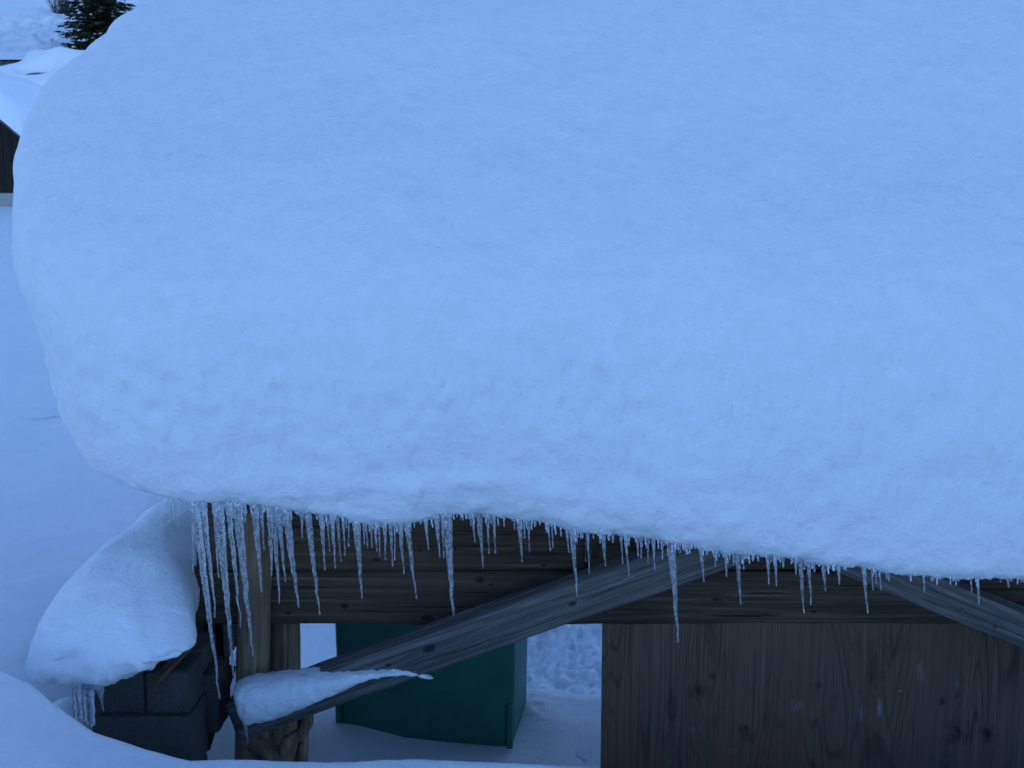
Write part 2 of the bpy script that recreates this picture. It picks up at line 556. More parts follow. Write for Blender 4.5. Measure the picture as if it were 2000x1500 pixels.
# ------------------------------------------------------------------ timbers
def round_rect(w, h, r, n):
    """n points on a rounded rectangle in (y, z), with outward normals; starts on the front (-y) face"""
    r = min(r, w / 2 - 1e-4, h / 2 - 1e-4)
    segs = []
    hw, hh = w / 2 - r, h / 2 - r
    L = [2 * hh, math.pi / 2 * r, 2 * hw, math.pi / 2 * r] * 2
    tot = sum(L)
    out, nr_ = [], []
    for k in range(n):
        s = tot * k / n
        i = 0
        while s > L[i] and i < 7:
            s -= L[i]
            i += 1
        if i == 0:
            out.append((-w / 2, -hh + s)); nr_.append((-1, 0))
        elif i == 1:
            a = math.pi - s / r; out.append((-hw + r * math.cos(a), hh + r * math.sin(a))); nr_.append((math.cos(a), math.sin(a)))
        elif i == 2:
            out.append((-hw + s, h / 2)); nr_.append((0, 1))
        elif i == 3:
            a = math.pi / 2 - s / r; out.append((hw + r * math.cos(a), hh + r * math.sin(a))); nr_.append((math.cos(a), math.sin(a)))
        elif i == 4:
            out.append((w / 2, hh - s)); nr_.append((1, 0))
        elif i == 5:
            a = -s / r; out.append((hw + r * math.cos(a), -hh + r * math.sin(a))); nr_.append((math.cos(a), math.sin(a)))
        elif i == 6:
            out.append((hw - s, -h / 2)); nr_.append((0, -1))
        else:
            a = -math.pi / 2 - s / r; out.append((-hw + r * math.cos(a), -hh + r * math.sin(a))); nr_.append((math.cos(a), math.sin(a)))
    return np.array(out), np.array(nr_)

def timber(name, a, b, w, h, rad, mat, parent=None, seg=0.03, ring=96, wob=0.006, grain=0.0022, cracks=(), taper=1.0, up=(0, 0, 1), seed=0.0, bend=0.0):
    """beam from a to b; local x runs along it, local -y is its front; cracks: (z, x0, x1, half width, depth)"""
    a, b = Vector(a), Vector(b)
    X = (b - a).normalized()
    U = Vector(up)
    if abs(X.dot(U)) > 0.95:
        U = Vector((-1, 0, 0))
    Yv = U.cross(X).normalized()
    Z = X.cross(Yv).normalized()
    ln = (b - a).length
    nx = max(3, int(ln / seg))
    xs = np.linspace(0, ln, nx)
    c, nm = round_rect(w, h, rad, ring)
    sc = 1 + (taper - 1) * (xs / ln)
    V = np.zeros((nx, ring, 3))
    V[..., 0] = xs[:, None]
    V[..., 1] = c[None, :, 0] * sc[:, None]
    V[..., 2] = c[None, :, 1] * sc[:, None]
    s = seed * 7.7
    d = wob * fbm(V * np.array((1.3, 5, 5)) + s, 3) * 2 + grain * fbm(V * np.array((2.0, 60, 60)) + s, 3) * 2
    frontm = (nm[:, 0] < -0.6)[None, :]
    for (zc, x0, x1, hw, dep) in cracks:
        zz = V[..., 2] - zc - 0.010 * noise3(np.stack([V[..., 0] * 1.7, V[..., 0] * 0 + zc * 9, V[..., 0] * 0 + s], -1))
        wv = hw * (0.7 + 0.6 * noise3(np.stack([V[..., 0] * 4, V[..., 0] * 0 + 3, V[..., 0] * 0 + s], -1)))
        wv = np.clip(wv, hw * 0.2, None)
        m = sstep(x0, x0 + 0.12, V[..., 0]) * sstep(x1, x1 - 0.12, V[..., 0])
        d = d - frontm * dep * np.exp(-(zz / wv) ** 2) * m
    V[..., 1] += nm[None, :, 0] * d
    V[..., 2] += nm[None, :, 1] * d + (bend * np.sin(xs / ln * math.pi))[:, None]
    v = V.reshape(-1, 3)
    f = grid_faces(nx, ring, True)[:, ::-1].tolist()
    f.append(list(range(ring)))
    f.append([(nx - 1) * ring + k for k in range(ring)][::-1])
    o = mesh(name, v, f, mat, parent)
    o.data.polygons[len(f) - 1].use_smooth = False
    o.data.polygons[len(f) - 2].use_smooth = False
    mw = Matrix(((X.x, Yv.x, Z.x, a.x), (X.y, Yv.y, Z.y, a.y), (X.z, Yv.z, Z.z, a.z), (0, 0, 0, 1)))
    if parent is not None:
        o.matrix_local = Matrix.Translation(parent.location).inverted() @ mw
    else:
        o.matrix_world = mw
    return o

shed = empty('timber_shed', (0, 0.1, 0))
tag(shed, 'half-buried weathered log shed under the huge snow slab', 'shed')

WT = 0.20                          # wall thickness; front face at y = 0
def zpx(py, Y=0.0):
    return float(P(1000, py, Y)[2])
def xpx(px, py=1115, Y=0.0):
    return float(P(px, py, Y)[0])

def kn(px, py, x0, zc, r, ry=0.3):
    p = P(px, py, 0)
    return ((float(p[0] - x0), 0.0 - WT / 2, float(p[2] - zc)), (r[0], ry, r[1]))

XEND = 4.6
# upper course: two logs meeting at the notch, lower course: one long log
za, zb, zc_ = zpx(985), zpx(1117.5), zpx(1224)
xl = xpx(352)
xu = xpx(385)
zu, hu = (za + zb) / 2, za - zb - 0.006
zlw, hl = (zb + zc_) / 2, zb - zc_ - 0.006
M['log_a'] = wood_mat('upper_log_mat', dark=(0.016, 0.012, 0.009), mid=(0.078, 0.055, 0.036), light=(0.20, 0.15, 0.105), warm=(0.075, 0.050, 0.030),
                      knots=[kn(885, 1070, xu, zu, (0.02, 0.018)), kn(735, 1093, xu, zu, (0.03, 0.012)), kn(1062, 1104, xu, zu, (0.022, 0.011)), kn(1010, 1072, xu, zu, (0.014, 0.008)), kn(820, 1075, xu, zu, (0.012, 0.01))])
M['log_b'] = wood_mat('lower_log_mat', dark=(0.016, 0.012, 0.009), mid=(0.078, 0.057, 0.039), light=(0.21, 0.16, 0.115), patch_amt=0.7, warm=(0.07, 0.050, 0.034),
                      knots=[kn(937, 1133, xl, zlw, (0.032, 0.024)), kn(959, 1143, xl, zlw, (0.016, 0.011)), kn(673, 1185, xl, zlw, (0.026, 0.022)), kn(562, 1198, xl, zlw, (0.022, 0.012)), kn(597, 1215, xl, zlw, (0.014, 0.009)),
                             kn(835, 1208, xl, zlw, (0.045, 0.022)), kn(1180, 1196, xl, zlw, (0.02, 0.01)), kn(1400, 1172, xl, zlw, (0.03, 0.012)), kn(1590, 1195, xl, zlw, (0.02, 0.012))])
xj = xpx(1143)
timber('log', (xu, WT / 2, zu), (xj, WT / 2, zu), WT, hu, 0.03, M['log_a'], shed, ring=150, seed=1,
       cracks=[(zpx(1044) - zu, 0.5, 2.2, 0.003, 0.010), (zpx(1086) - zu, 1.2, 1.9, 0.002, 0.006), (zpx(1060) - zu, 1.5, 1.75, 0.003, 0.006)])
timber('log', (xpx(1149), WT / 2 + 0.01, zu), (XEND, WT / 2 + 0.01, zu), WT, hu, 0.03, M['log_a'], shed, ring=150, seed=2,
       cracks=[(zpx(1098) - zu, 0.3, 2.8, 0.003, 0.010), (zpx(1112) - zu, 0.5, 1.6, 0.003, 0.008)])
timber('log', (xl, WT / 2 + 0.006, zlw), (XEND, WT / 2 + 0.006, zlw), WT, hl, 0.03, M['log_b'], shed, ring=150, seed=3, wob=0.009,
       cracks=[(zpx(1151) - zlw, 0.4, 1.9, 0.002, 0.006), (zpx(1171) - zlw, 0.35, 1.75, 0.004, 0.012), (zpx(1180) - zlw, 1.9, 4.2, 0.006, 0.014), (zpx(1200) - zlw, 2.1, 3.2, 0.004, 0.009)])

def box(name, lo, hi, mat, parent=None, bev=0.0, smooth=False):
    (x0, y0, z0), (x1, y1, z1) = lo, hi
    v = [(x0, y0, z0), (x1, y0, z0), (x1, y1, z0), (x0, y1, z0), (x0, y0, z1), (x1, y0, z1), (x1, y1, z1), (x0, y1, z1)]
    f = [(0, 3, 2, 1), (4, 5, 6, 7), (0, 1, 5, 4), (1, 2, 6, 5), (2, 3, 7, 6), (3, 0, 4, 7)]
    c = np.array(lo, float) * 0.5 + np.array(hi, float) * 0.5
    o = mesh(name, np.array(v) - c, f, mat, parent, smooth)
    o.location = c - (np.array(parent.location) if parent else 0)
    if bev:
        md = o.modifiers.new('bevel', 'BEVEL')
        md.width = bev
        md.segments = 2
    return o

# black block standing in for the shade of a hole beside the log joint
M['black'] = NT('hole_shade_mat').m
M['black'].node_tree.nodes['Principled BSDF'].inputs['Base Color'].default_value = (0.008, 0.007, 0.007, 1)
q0, q1 = P(1155, 1090, 0.006), P(1165, 1058, 0.006)
box('hole_shade', (q0[0], -0.004, q0[2]), (q1[0], 0.02, q1[2]), M['black'], shed)

# posts
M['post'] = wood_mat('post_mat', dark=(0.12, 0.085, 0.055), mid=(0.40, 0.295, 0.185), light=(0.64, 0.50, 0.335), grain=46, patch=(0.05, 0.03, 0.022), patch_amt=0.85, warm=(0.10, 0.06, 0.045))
pt = P(499, 985, -0.06)
pb = P(487, 1500, -0.06)
timber('post', (pb[0], -0.045, -0.25), (pt[0], -0.045, za), 0.16, 0.165, 0.075, M['post'], shed, seed=4, wob=0.008, ring=90, taper=0.86, cracks=[(0.02, 0.2, 1.6, 0.003, 0.008)])
p2 = P(550, 1300, 0.33)
timber('post', (p2[0], 0.35, -0.25), (p2[0] + 0.02, 0.35, za + 0.05), 0.17, 0.17, 0.08, M['post'], shed, seed=5, wob=0.012, ring=72)
for px_ in (1720, 2500):
    p3 = P(px_, 1300, 0.3)
    timber('post', (p3[0], 0.30, -0.25), (p3[0], 0.30, za), 0.16, 0.16, 0.07, M['post'], shed, seed=px_, ring=48, seg=0.08)
for xb in (-0.62, 1.1, 3.0, 4.4):
    timber('post', (xb, 1.55, -0.9), (xb, 1.55, 1.96), 0.17, 0.17, 0.08, M['post'], shed, seed=xb, ring=40, seg=0.1)

# thin dark pole leaning at the foot of the post
M['dark_wood'] = wood_mat('dark_pole_mat', dark=(0.015, 0.012, 0.010), mid=(0.04, 0.032, 0.026), light=(0.08, 0.066, 0.052))
l0, l1 = P(412, 1425, -0.02), P(452, 1300, 0.08)
timber('prop_pole', l0 + (l0 - l1) * 0.3, l1, 0.05, 0.05, 0.024, M['dark_wood'], shed, seed=8, ring=32)

# diagonal braces in front of the logs
M['brace'] = wood_mat('brace_mat', dark=(0.035, 0.034, 0.033), mid=(0.115, 0.112, 0.108), light=(0.25, 0.245, 0.235), grain=58, along=2.2, patch_amt=0.25, patch=(0.07, 0.065, 0.06))
def brace_mat_knots(a, b, pts, name):
    X = (b - a) / np.linalg.norm(b - a)
    Z = np.cross(X, np.cross(np.array((0, 0, 1.0)), X)); Z /= np.linalg.norm(Z)
    ks = []
    for px_, py_, r in pts:
        d = P(px_, py_, a[1] - 0.08) - a
        ks.append(((float(d @ X), -0.08, float(d @ Z)), (r, 0.2, r * 0.55)))
    return wood_mat(name, dark=(0.035, 0.034, 0.033), mid=(0.115, 0.112, 0.108), light=(0.25, 0.245, 0.235), grain=58, along=2.2, patch_amt=0.25, patch=(0.07, 0.065, 0.06), knots=ks)
BY = -0.235
ba, bb = P(462, 1400, BY), P(1480, 1040, BY)
timber('brace', ba, bb, 0.15, 0.188, 0.022, brace_mat_knots(ba, bb, [(758, 1300, 0.02), (1118, 1180, 0.028), (957, 1190, 0.026), (838, 1268, 0.04), (1195, 1108, 0.012)], 'left_brace_mat'), shed, seed=6, wob=0.006, grain=0.004, ring=130,
       cracks=[(0.03, 0.8, 2.2, 0.003, 0.008), (-0.02, 0.5, 1.5, 0.004, 0.009), (-0.045, 1.3, 2.3, 0.003, 0.007), (0.055, 1.4, 2.4, 0.002, 0.006)])
ca, cb = P(1560, 1043, BY), P(2320, 1361, BY)
timber('brace', ca, cb, 0.15, 0.165, 0.022, brace_mat_knots(ca, cb, [(1944, 1226, 0.014), (1880, 1190, 0.012), (1990, 1240, 0.01)], 'right_brace_mat'), shed, seed=9, wob=0.005, grain=0.004, ring=130,
       cracks=[(0.03, 0.3, 1.7, 0.003, 0.008), (-0.035, 0.6, 1.3, 0.002, 0.006)])

# board panel closing the right bay
def panel_mat():
    t = NT('board_panel_mat')
    v = t.coord()
    fine = t.noise(t.coord((95, 95, 1.6)), 1.0, 6, 0.6)
    # cathedral grain: contour lines of a stretched field
    fld = t.noise(t.coord((3.2, 3.2, 0.42), loc=(2.2, 0, 0.4)), 1.0, 2, 0.35, 0.25)
    lines = t.math('SINE', t.math('MULTIPLY', fld, 150.0))
    lines = t.ramp(lines, [(0.0, 0.0), (0.55, 0.12), (1.0, 1.0)])
    gmask = t.ramp(t.noise(t.coord((4, 4, 1.0), loc=(7, 0, 1)), 1.0, 2), [(0.42, 0.0), (0.62, 1.0)])
    col = t.ramp(fine, [(0.2, (0.066, 0.047, 0.031)), (0.5, (0.12, 0.086, 0.057)), (0.8, (0.19, 0.138, 0.094))])
    red = t.ramp(t.noise(t.coord((1.7, 1.7, 1.1), loc=(3.4, 0, 6)), 1.0, 4, 0.6), [(0.42, 0.0), (0.62, 0.8)])
    col = t.mix(red, col, t.mix(fine, (0.10, 0.048, 0.030), (0.22, 0.11, 0.068)))
    grn = t.ramp(t.noise(t.coord((1.9, 1.9, 0.8), loc=(9, 0, 2)), 1.0, 4, 0.6), [(0.50, 0.0), (0.68, 0.6)])
    col = t.mix(grn, col, t.mix(fine, (0.050, 0.052, 0.040), (0.095, 0.098, 0.076)))
    gl = t.math('MULTIPLY', t.math('MULTIPLY', lines, gmask), 0.5)
    col = t.mix(gl, col, (0.022, 0.014, 0.012))
    stain = t.ramp(t.noise(t.coord((3.5, 3.5, 1.6), loc=(1, 0, 4)), 1.0, 6, 0.65, 0.6), [(0.55, 0.0), (0.72, 0.75)])
    col = t.mix(stain, col, (0.014, 0.013, 0.014))
    # worn flecks of pale blue paint, broken up along the fibres
    flk = t.noise(t.coord((110, 110, 11.0)), 1.0, 6, 0.8)
    for px_, py_, rx, rz, am in ((1550, 1376, 0.025, 0.05, 0.55), (1562, 1382, 0.02, 0.06, 0.5), (1718, 1380, 0.02, 0.07, 0.9), (1683, 1395, 0.022, 0.055, 0.6), (1795, 1312, 0.03, 0.07, 0.5), (1806, 1325, 0.022, 0.04, 0.4), (1355, 1425, 0.05, 0.022, 0.3), (1835, 1303, 0.02, 0.06, 0.3), (1872, 1335, 0.03, 0.05, 0.3), (1425, 1465, 0.05, 0.025, 0.25)):
        p = P(px_, py_, 0.05)
        d = t.spot(v, (float(p[0] - PC[0]), -0.014, float(p[2] - PC[2])), (rx, 0.2, rz))
        fall = t.ramp(d, [(0.1, 1.0), (1.0, 0.0)])
        k = t.math('MULTIPLY', fall, t.ramp(flk, [(0.47, 0.0), (0.58, 1.0)]))
        col = t.mix(t.math('MULTIPLY', k, am), col, (0.22, 0.30, 0.34))
    for px_, py_, r in ((1840, 1370, 0.03), (1866, 1358, 0.028), (1598, 1338, 0.03), (1392, 1320, 0.03), (1360, 1352, 0.06), (1452, 1425, 0.04), (1870, 1430, 0.09), (1930, 1432, 0.06)):
        p = P(px_, py_, 0.05)
        d = t.spot(v, (float(p[0] - PC[0]), -0.014, float(p[2] - PC[2])), (r, 0.2, r))
        fall = t.ramp(d, [(0.15, 1.0), (1.0, 0.0)])
        k = t.math('MULTIPLY', fall, t.ramp(t.noise(t.coord((26, 26, 14.0)), 1.0, 5, 0.7), [(0.36, 0.0), (0.56, 0.9)]))
        col = t.mix(k, col, (0.012, 0.010, 0.010))
    t.l(col, t.b.inputs['Base Color'])
    hgt = t.math('SUBTRACT', fine, t.math('MULTIPLY', gl, 0.6))
    t.l(t.bump(hgt, 0.003, 0.8), t.b.inputs['Normal'])
    t.set(Roughness=0.8)
    t.b.inputs['Specular IOR Level'].default_value = 0.25
    return t.m
pz0, pz1 = -0.15, zpx(1206, 0.05)
px0 = xpx(1176, 1300, 0.05)
PC = np.array(((px0 + XEND) / 2, 0.0645, (pz0 + pz1) / 2))
panel = box('board_panel', (px0, 0.05, pz0), (XEND, 0.079, pz1), panel_mat(), shed, bev=0.003)
panel['label'] = 'dark stained board panel with pale paint flecks'
# hook-shaped nail and a screw head on the panel
M['metal'] = NT('nail_mat').m
mb = M['metal'].node_tree.nodes['Principled BSDF']
mb.inputs['Base Color'].default_value = (0.45, 0.45, 0.45, 1)
mb.inputs['Metallic'].default_value = 0.7
mb.inputs['Roughness'].default_value = 0.5

def tube(path, rad, ring=10):
    path = np.array(path, float)
    rad = np.broadcast_to(np.array(rad, float), (len(path),))
    V = []
    prev = None
    for i, p in enumerate(path):
        t = path[min(i + 1, len(path) - 1)] - path[max(i - 1, 0)]
        t = t / (np.linalg.norm(t) + 1e-9)
        if prev is None:
            u = np.cross(t, (0.3, 1, 0.2))
        else:
            u = prev - t * (prev @ t)
        u /= np.linalg.norm(u) + 1e-9
        prev = u
        w = np.cross(t, u)
        a = np.arange(ring) * 2 * math.pi / ring
        V.append(p + rad[i] * (np.cos(a)[:, None] * u + np.sin(a)[:, None] * w))
    V = np.concatenate(V)
    f = grid_faces(len(path), ring, True).tolist()
    f.append(list(range(ring))[::-1])
    f.append([len(V) - ring + k for k in range(ring)])
    return V, f

def place(name, v, f, mat, parent, origin):
    o = mesh(name, v - np.array(origin), f, mat, parent)
    o.location = np.array(origin) - (np.array(parent.location) if parent else 0)
    return o

hk = P(1758, 1350, 0.048)
a = np.linspace(-0.4, 3.2, 10)
hp = np.stack([hk[0] + 0.010 * np.cos(a) - 0.003, hk[1] - 0.012 * np.sin(a / 2 + 0.6), hk[2] + 0.010 * np.sin(a)], -1)
place('hook', *tube(hp, 0.0026, 8), M['metal'], shed, hk)

# roof: rafters and deck boards under the slab
M['deck'] = wood_mat('deck_mat', dark=(0.03, 0.024, 0.02), mid=(0.08, 0.066, 0.054), light=(0.15, 0.125, 0.10))
sl = math.atan(ROOF_SL)
ez = 1.37 - 0.03
def deckpt(x, y, off=0.0):
    return (x, y, ez + (y + 0.30) * ROOF_SL + off)
for k, xr in enumerate(np.arange(-1.12, 4.7, 0.75)):
    timber('rafter', deckpt(xr, -0.24, -0.10), deckpt(xr, 1.72, -0.10), 0.12, 0.11, 0.05, M['deck'], shed, seed=20 + k, ring=28, seg=0.12)
for k in range(10):
    y0 = -0.30 + k * 0.2
    pa, pb_ = deckpt(-1.25, y0 + 0.1, -0.026), deckpt(4.75, y0 + 0.1, -0.026)
    o = box('deck_board', (-1.25, -0.1, -0.014), (4.75, 0.1, 0.014), M['deck'], shed)
    o.location = Vector(pa).lerp(Vector(pb_), 0.5) - shed.location
    o.rotation_euler = (sl, 0, 0)
timber('purlin', (-1.2, 1.55, 2.0), (4.7, 1.55, 2.0), 0.16, 0.16, 0.06, M['deck'], shed, seed=44, ring=28, seg=0.15)
def slope_pt(y, off):
    return 1.345 + (y + 0.30) * ROOF_SL + off
rv = [(x, y, slope_pt(y, d)) for d in (0.0, 0.006) for x, y in ((-1.27, -0.31), (4.77, -0.31), (4.77, 1.76), (-1.27, 1.76))]
roof = mesh('roof', np.array(rv) - np.array(shed.location), [(0, 3, 2, 1), (4, 5, 6, 7), (0, 1, 5, 4), (1, 2, 6, 5), (2, 3, 7, 6), (3, 0, 4, 7)], M['dark_wood'], shed, False)
for o in list(shed.children):
    if o.name.split('.')[0] in ('deck_board', 'rafter', 'purlin'):
        o.parent = roof
# added dark boards standing in for the interior shade of the left bay
for k in range(3):
    bx0 = xpx(392 + 20 * k, 1280, 0.45) - 0.06
    box('bay_shade_board', (bx0, 0.45, -0.1 + 0.28), (bx0 + 0.075, 0.475, zpx(1180, 0.45)), M['dark_wood'], shed)

# ------------------------------------------------------------------ forked stump under the brace end
def bark_mat():
    t = NT('stump_mat')
    v = t.coord((14, 14, 5))
    n = t.noise(v, 1.0, 7, 0.65, 0.5)
    col = t.ramp(n, [(0.3, (0.018, 0.012, 0.009)), (0.52, (0.17, 0.115, 0.075)), (0.72, (0.38, 0.27, 0.175))])
    t.l(col, t.b.inputs['Base Color'])
    t.l(t.bump(n, 0.02, 0.9), t.b.inputs['Normal'])
    t.set(Roughness=0.9)
    return t.m
M['bark'] = bark_mat()
def gnarl(path, rad, seed, ring=28, amp=0.18, n=30):
    pth = spline(path, n)
    rd = np.interp(np.linspace(0, 1, len(pth)), np.linspace(0, 1, len(rad)), rad)
    V, f = tube(pth, rd, ring)
    c = np.repeat(pth, ring, 0)
    dirn = V - c
    V = c + dirn * (1 + amp * 2 * fbm(V * 14 + seed, 4))[:, None]
    return V, f
SY = -0.24
parts_v, parts_f, off = [], [], 0
for path, rad in (
        ([P(468, 1385, SY + 0.05), P(474, 1425, SY + 0.03), P(505, 1458, SY), P(545, 1490, SY), P(560, 1530, SY)], [0.03, 0.036, 0.05, 0.055, 0.06]),
        ([P(600, 1392, SY + 0.04), P(592, 1425, SY + 0.02), P(560, 1452, SY), P(548, 1482, SY), P(548, 1530, SY)], [0.03, 0.032, 0.03, 0.045, 0.06]),
        ([P(594, 1400, SY + 0.06), P(593, 1450, SY + 0.06), P(588, 1490, SY + 0.05), P(586, 1530, SY + 0.05)], [0.03, 0.026, 0.03, 0.04])):
    V, f = gnarl(path, rad, off)
    parts_f += [[int(i) + off for i in q] for q in f]
    parts_v.append(V)
    off += len(V)
org = P(545, 1510, SY)
stump = place('forked_stump', np.concatenate(parts_v), parts_f, M['bark'], None, org)
tag(stump, 'gnarled brown forked stump propping the lower end of the diagonal beam', 'stump')

# ------------------------------------------------------------------ snow on the lower end of the left brace
def blob_loft(name, up_px, lo_px, Y, depth, mat, n=90, ring=40, amp=0.006, fr=30.0):
    up_px, lo_px = np.array(up_px, float), np.array(lo_px, float)
    t = np.linspace(0, 1, n)
    def rs(a):
        d = np.r_[0, np.cumsum(np.hypot(*np.diff(a, axis=0).T))]
        return np.stack([np.interp(t * d[-1], d, a[:, 0]), np.interp(t * d[-1], d, a[:, 1])], -1)
    U, L = rs(up_px), rs(lo_px)
    dep = np.interp(t, np.linspace(0, 1, len(depth)), depth)
    V = []
    for i in range(n):
        pu, pl = P(*U[i], Y), P(*L[i], Y)
        c, hv = (pu + pl) / 2, (pu - pl) / 2
        e = min(1.0, math.sqrt(max(1e-4, 1 - (1 - min(1, i / 7.0)) ** 2)), math.sqrt(max(1e-4, 1 - (1 - min(1, (n - 1 - i) / 5.0)) ** 2)))
        a = np.arange(ring) * 2 * math.pi / ring
        ca_, sa_ = np.cos(a), np.sin(a)
        se = lambda q: np.sign(q) * np.abs(q) ** 0.75
        V.append(c + e * (se(sa_)[:, None] * hv + (se(ca_) * dep[i])[:, None] * np.array((0, 1.0, 0))))
    V = np.concatenate(V)
    f = grid_faces(n, ring, True)
    nv = vnormals(V, f)
    V = V + nv * (amp * fbm(V * fr, 4) * 2)[:, None]
    f = f.tolist()
    f.append(list(range(ring))[::-1])
    f.append([len(V) - ring + k for k in range(ring)])
    return V, f
V, f = blob_loft('x', [(452, 1332), (500, 1323), (560, 1317), (610, 1310), (660, 1308), (720, 1305), (780, 1303), (815, 1308), (846, 1322)],
                 [(462, 1362), (484, 1410), (540, 1398), (600, 1374), (650, 1352), (690, 1334), (720, 1322), (770, 1314), (812, 1318), (846, 1328)],
                 BY - 0.05, [0.10, 0.12, 0.115, 0.11, 0.10, 0.085, 0.06, 0.04, 0.015], M['snow'])
bs = place('beam_snow', V, f, M['snow'], None, P(600, 1370, BY))
tag(bs, 'tapering snow strip lying on the lower end of the diagonal beam', 'snow')

# ------------------------------------------------------------------ block pier with its snow cap
def block_mat():
    t = NT('concrete_block_mat')
    v = t.coord()
    n = t.noise(v, 95.0, 4, 0.7)
    p = t.noise(v, 6.0, 4, 0.6)
    col = t.ramp(p, [(0.3, (0.036, 0.036, 0.036)), (0.7, (0.072, 0.070, 0.068))])
    col = t.mix(t.ramp(n, [(0.35, 0.0), (0.6, 0.6)]), col, (0.09, 0.087, 0.084))
    t.l(col, t.b.inputs['Base Color'])
    t.l(t.bump(n, 0.006, 1.0), t.b.inputs['Normal'])
    t.set(Roughness=0.95)
    t.b.inputs['Specular IOR Level'].default_value = 0.15
    return t.m
M['block'] = block_mat()
M['mortar'] = NT('mortar_mat').m
M['mortar'].node_tree.nodes['Principled BSDF'].inputs['Base Color'].default_value = (0.035, 0.034, 0.033, 1)
M['mortar'].node_tree.nodes['Principled BSDF'].inputs['Roughness'].default_value = 1.0

PY = -0.55
pier = empty('block_pier', (float(P(280, 1400, PY)[0]), PY + 0.2, 0))
tag(pier, 'low dark concrete block pier standing left of the round post', 'block wall')
def blockmesh(sx, sy, sz, seed):
    n = 14
    V, F, off = [], [], 0
    # subdivided box, worn edges
    def face(o, u, w):
        nonlocal off
        a = np.linspace(0, 1, n)
        A, B = np.meshgrid(a, a)
        pts = np.array(o) + A[..., None] * np.array(u) + B[..., None] * np.array(w)
        V.append(pts.reshape(-1, 3))
        F.append(grid_faces(n, n) + off)
        off += n * n
    hx, hy, hz = sx / 2, sy / 2, sz / 2
    face((-hx, -hy, -hz), (sx, 0, 0), (0, 0, sz))
    face((hx, hy, -hz), (-sx, 0, 0), (0, 0, sz))
    face((hx, -hy, -hz), (0, sy, 0), (0, 0, sz))
    face((-hx, hy, -hz), (0, -sy, 0), (0, 0, sz))
    face((-hx, -hy, hz), (sx, 0, 0), (0, sy, 0))
    face((-hx, hy, -hz), (sx, 0, 0), (0, -sy, 0))
    v = np.concatenate(V)
    r = 0.012
    inner = np.clip(v, [-hx + r, -hy + r, -hz + r], [hx - r, hy - r, hz - r])
    d = v - inner
    l = np.linalg.norm(d, axis=1)
    l[l == 0] = 1
    v = inner + d / l[:, None] * r * (1 + 0.5 * fbm(v * 30 + seed, 3))[:, None] + d / l[:, None] * 0.004 * fbm(v * 12 + seed, 3)[:, None]
    return v, np.concatenate(F)
bzt = float(P(300, 1322, PY)[2])
bzm = float(P(300, 1396, PY)[2])
bxr = float(P(371, 1400, PY)[0])
bxj = float(P(284, 1370, PY)[0])
BH = bzt - bzm
def blk(x0, x1, y0, y1, z0, z1, seed, name='block'):
    v, f = blockmesh(x1 - x0, y1 - y0, z1 - z0, seed)
    o = mesh(name, v, f, M['block'], pier)
    o.location = Vector(((x0 + x1) / 2, (y0 + y1) / 2, (z0 + z1) / 2)) - pier.location
    o.rotation_euler = (0, 0, 0.012 * math.sin(seed * 5))
    return o
g = 0.005
blk(bxj + g, bxr, PY, PY + 0.24, bzm + g, bzt + 0.02, 1)
blk(bxj - 0.24, bxj - g, PY + 0.004, PY + 0.24, bzm + g, bzt + 0.02, 2)
blk(bxr - 0.44, bxr + 0.004, PY - 0.008, PY + 0.26, bzm - 0.30, bzm - g, 3)
blk(bxr - 0.44, bxr, PY - 0.004, PY + 0.26, bzm - 0.62, bzm - 0.31, 33)
blk(bxr - 0.34, bxr + 0.05, PY + 0.27, PY + 0.52, bzm - 0.22, bzm + 0.07, 5)
blk(bxr - 0.44, bxr - 0.004, PY + 0.25, PY + 0.48, bzm + 0.085, bzt + 0.03, 6)
for k in range(5):
    blk(bxr - 0.50, bxr - 0.20, PY + 0.55 + k * 0.42, PY + 0.96 + k * 0.42, bzm - 0.02, bzt - 0.01, 7 + k)
    blk(bxr - 0.50, bxr - 0.20, PY + 0.55 + k * 0.42 - 0.2, PY + 0.96 + k * 0.42 - 0.2, bzm - 0.32, bzm - 0.03, 17 + k)
box('mortar', (bxr - 0.40, PY + 0.02, bzm - 0.29), (bxr - 0.02, PY + 0.22, bzt), M['mortar'], pier)
# bent plank lying under the cap on the right
M['plank'] = wood_mat('cap_plank_mat', dark=(0.04, 0.028, 0.018), mid=(0.11, 0.078, 0.05), light=(0.19, 0.14, 0.09))
timber('edge_plank', P(300, 1332, PY - 0.03), P(378, 1252, PY + 0.10), 0.07, 0.022, 0.008, M['plank'], pier, seed=31, ring=40)

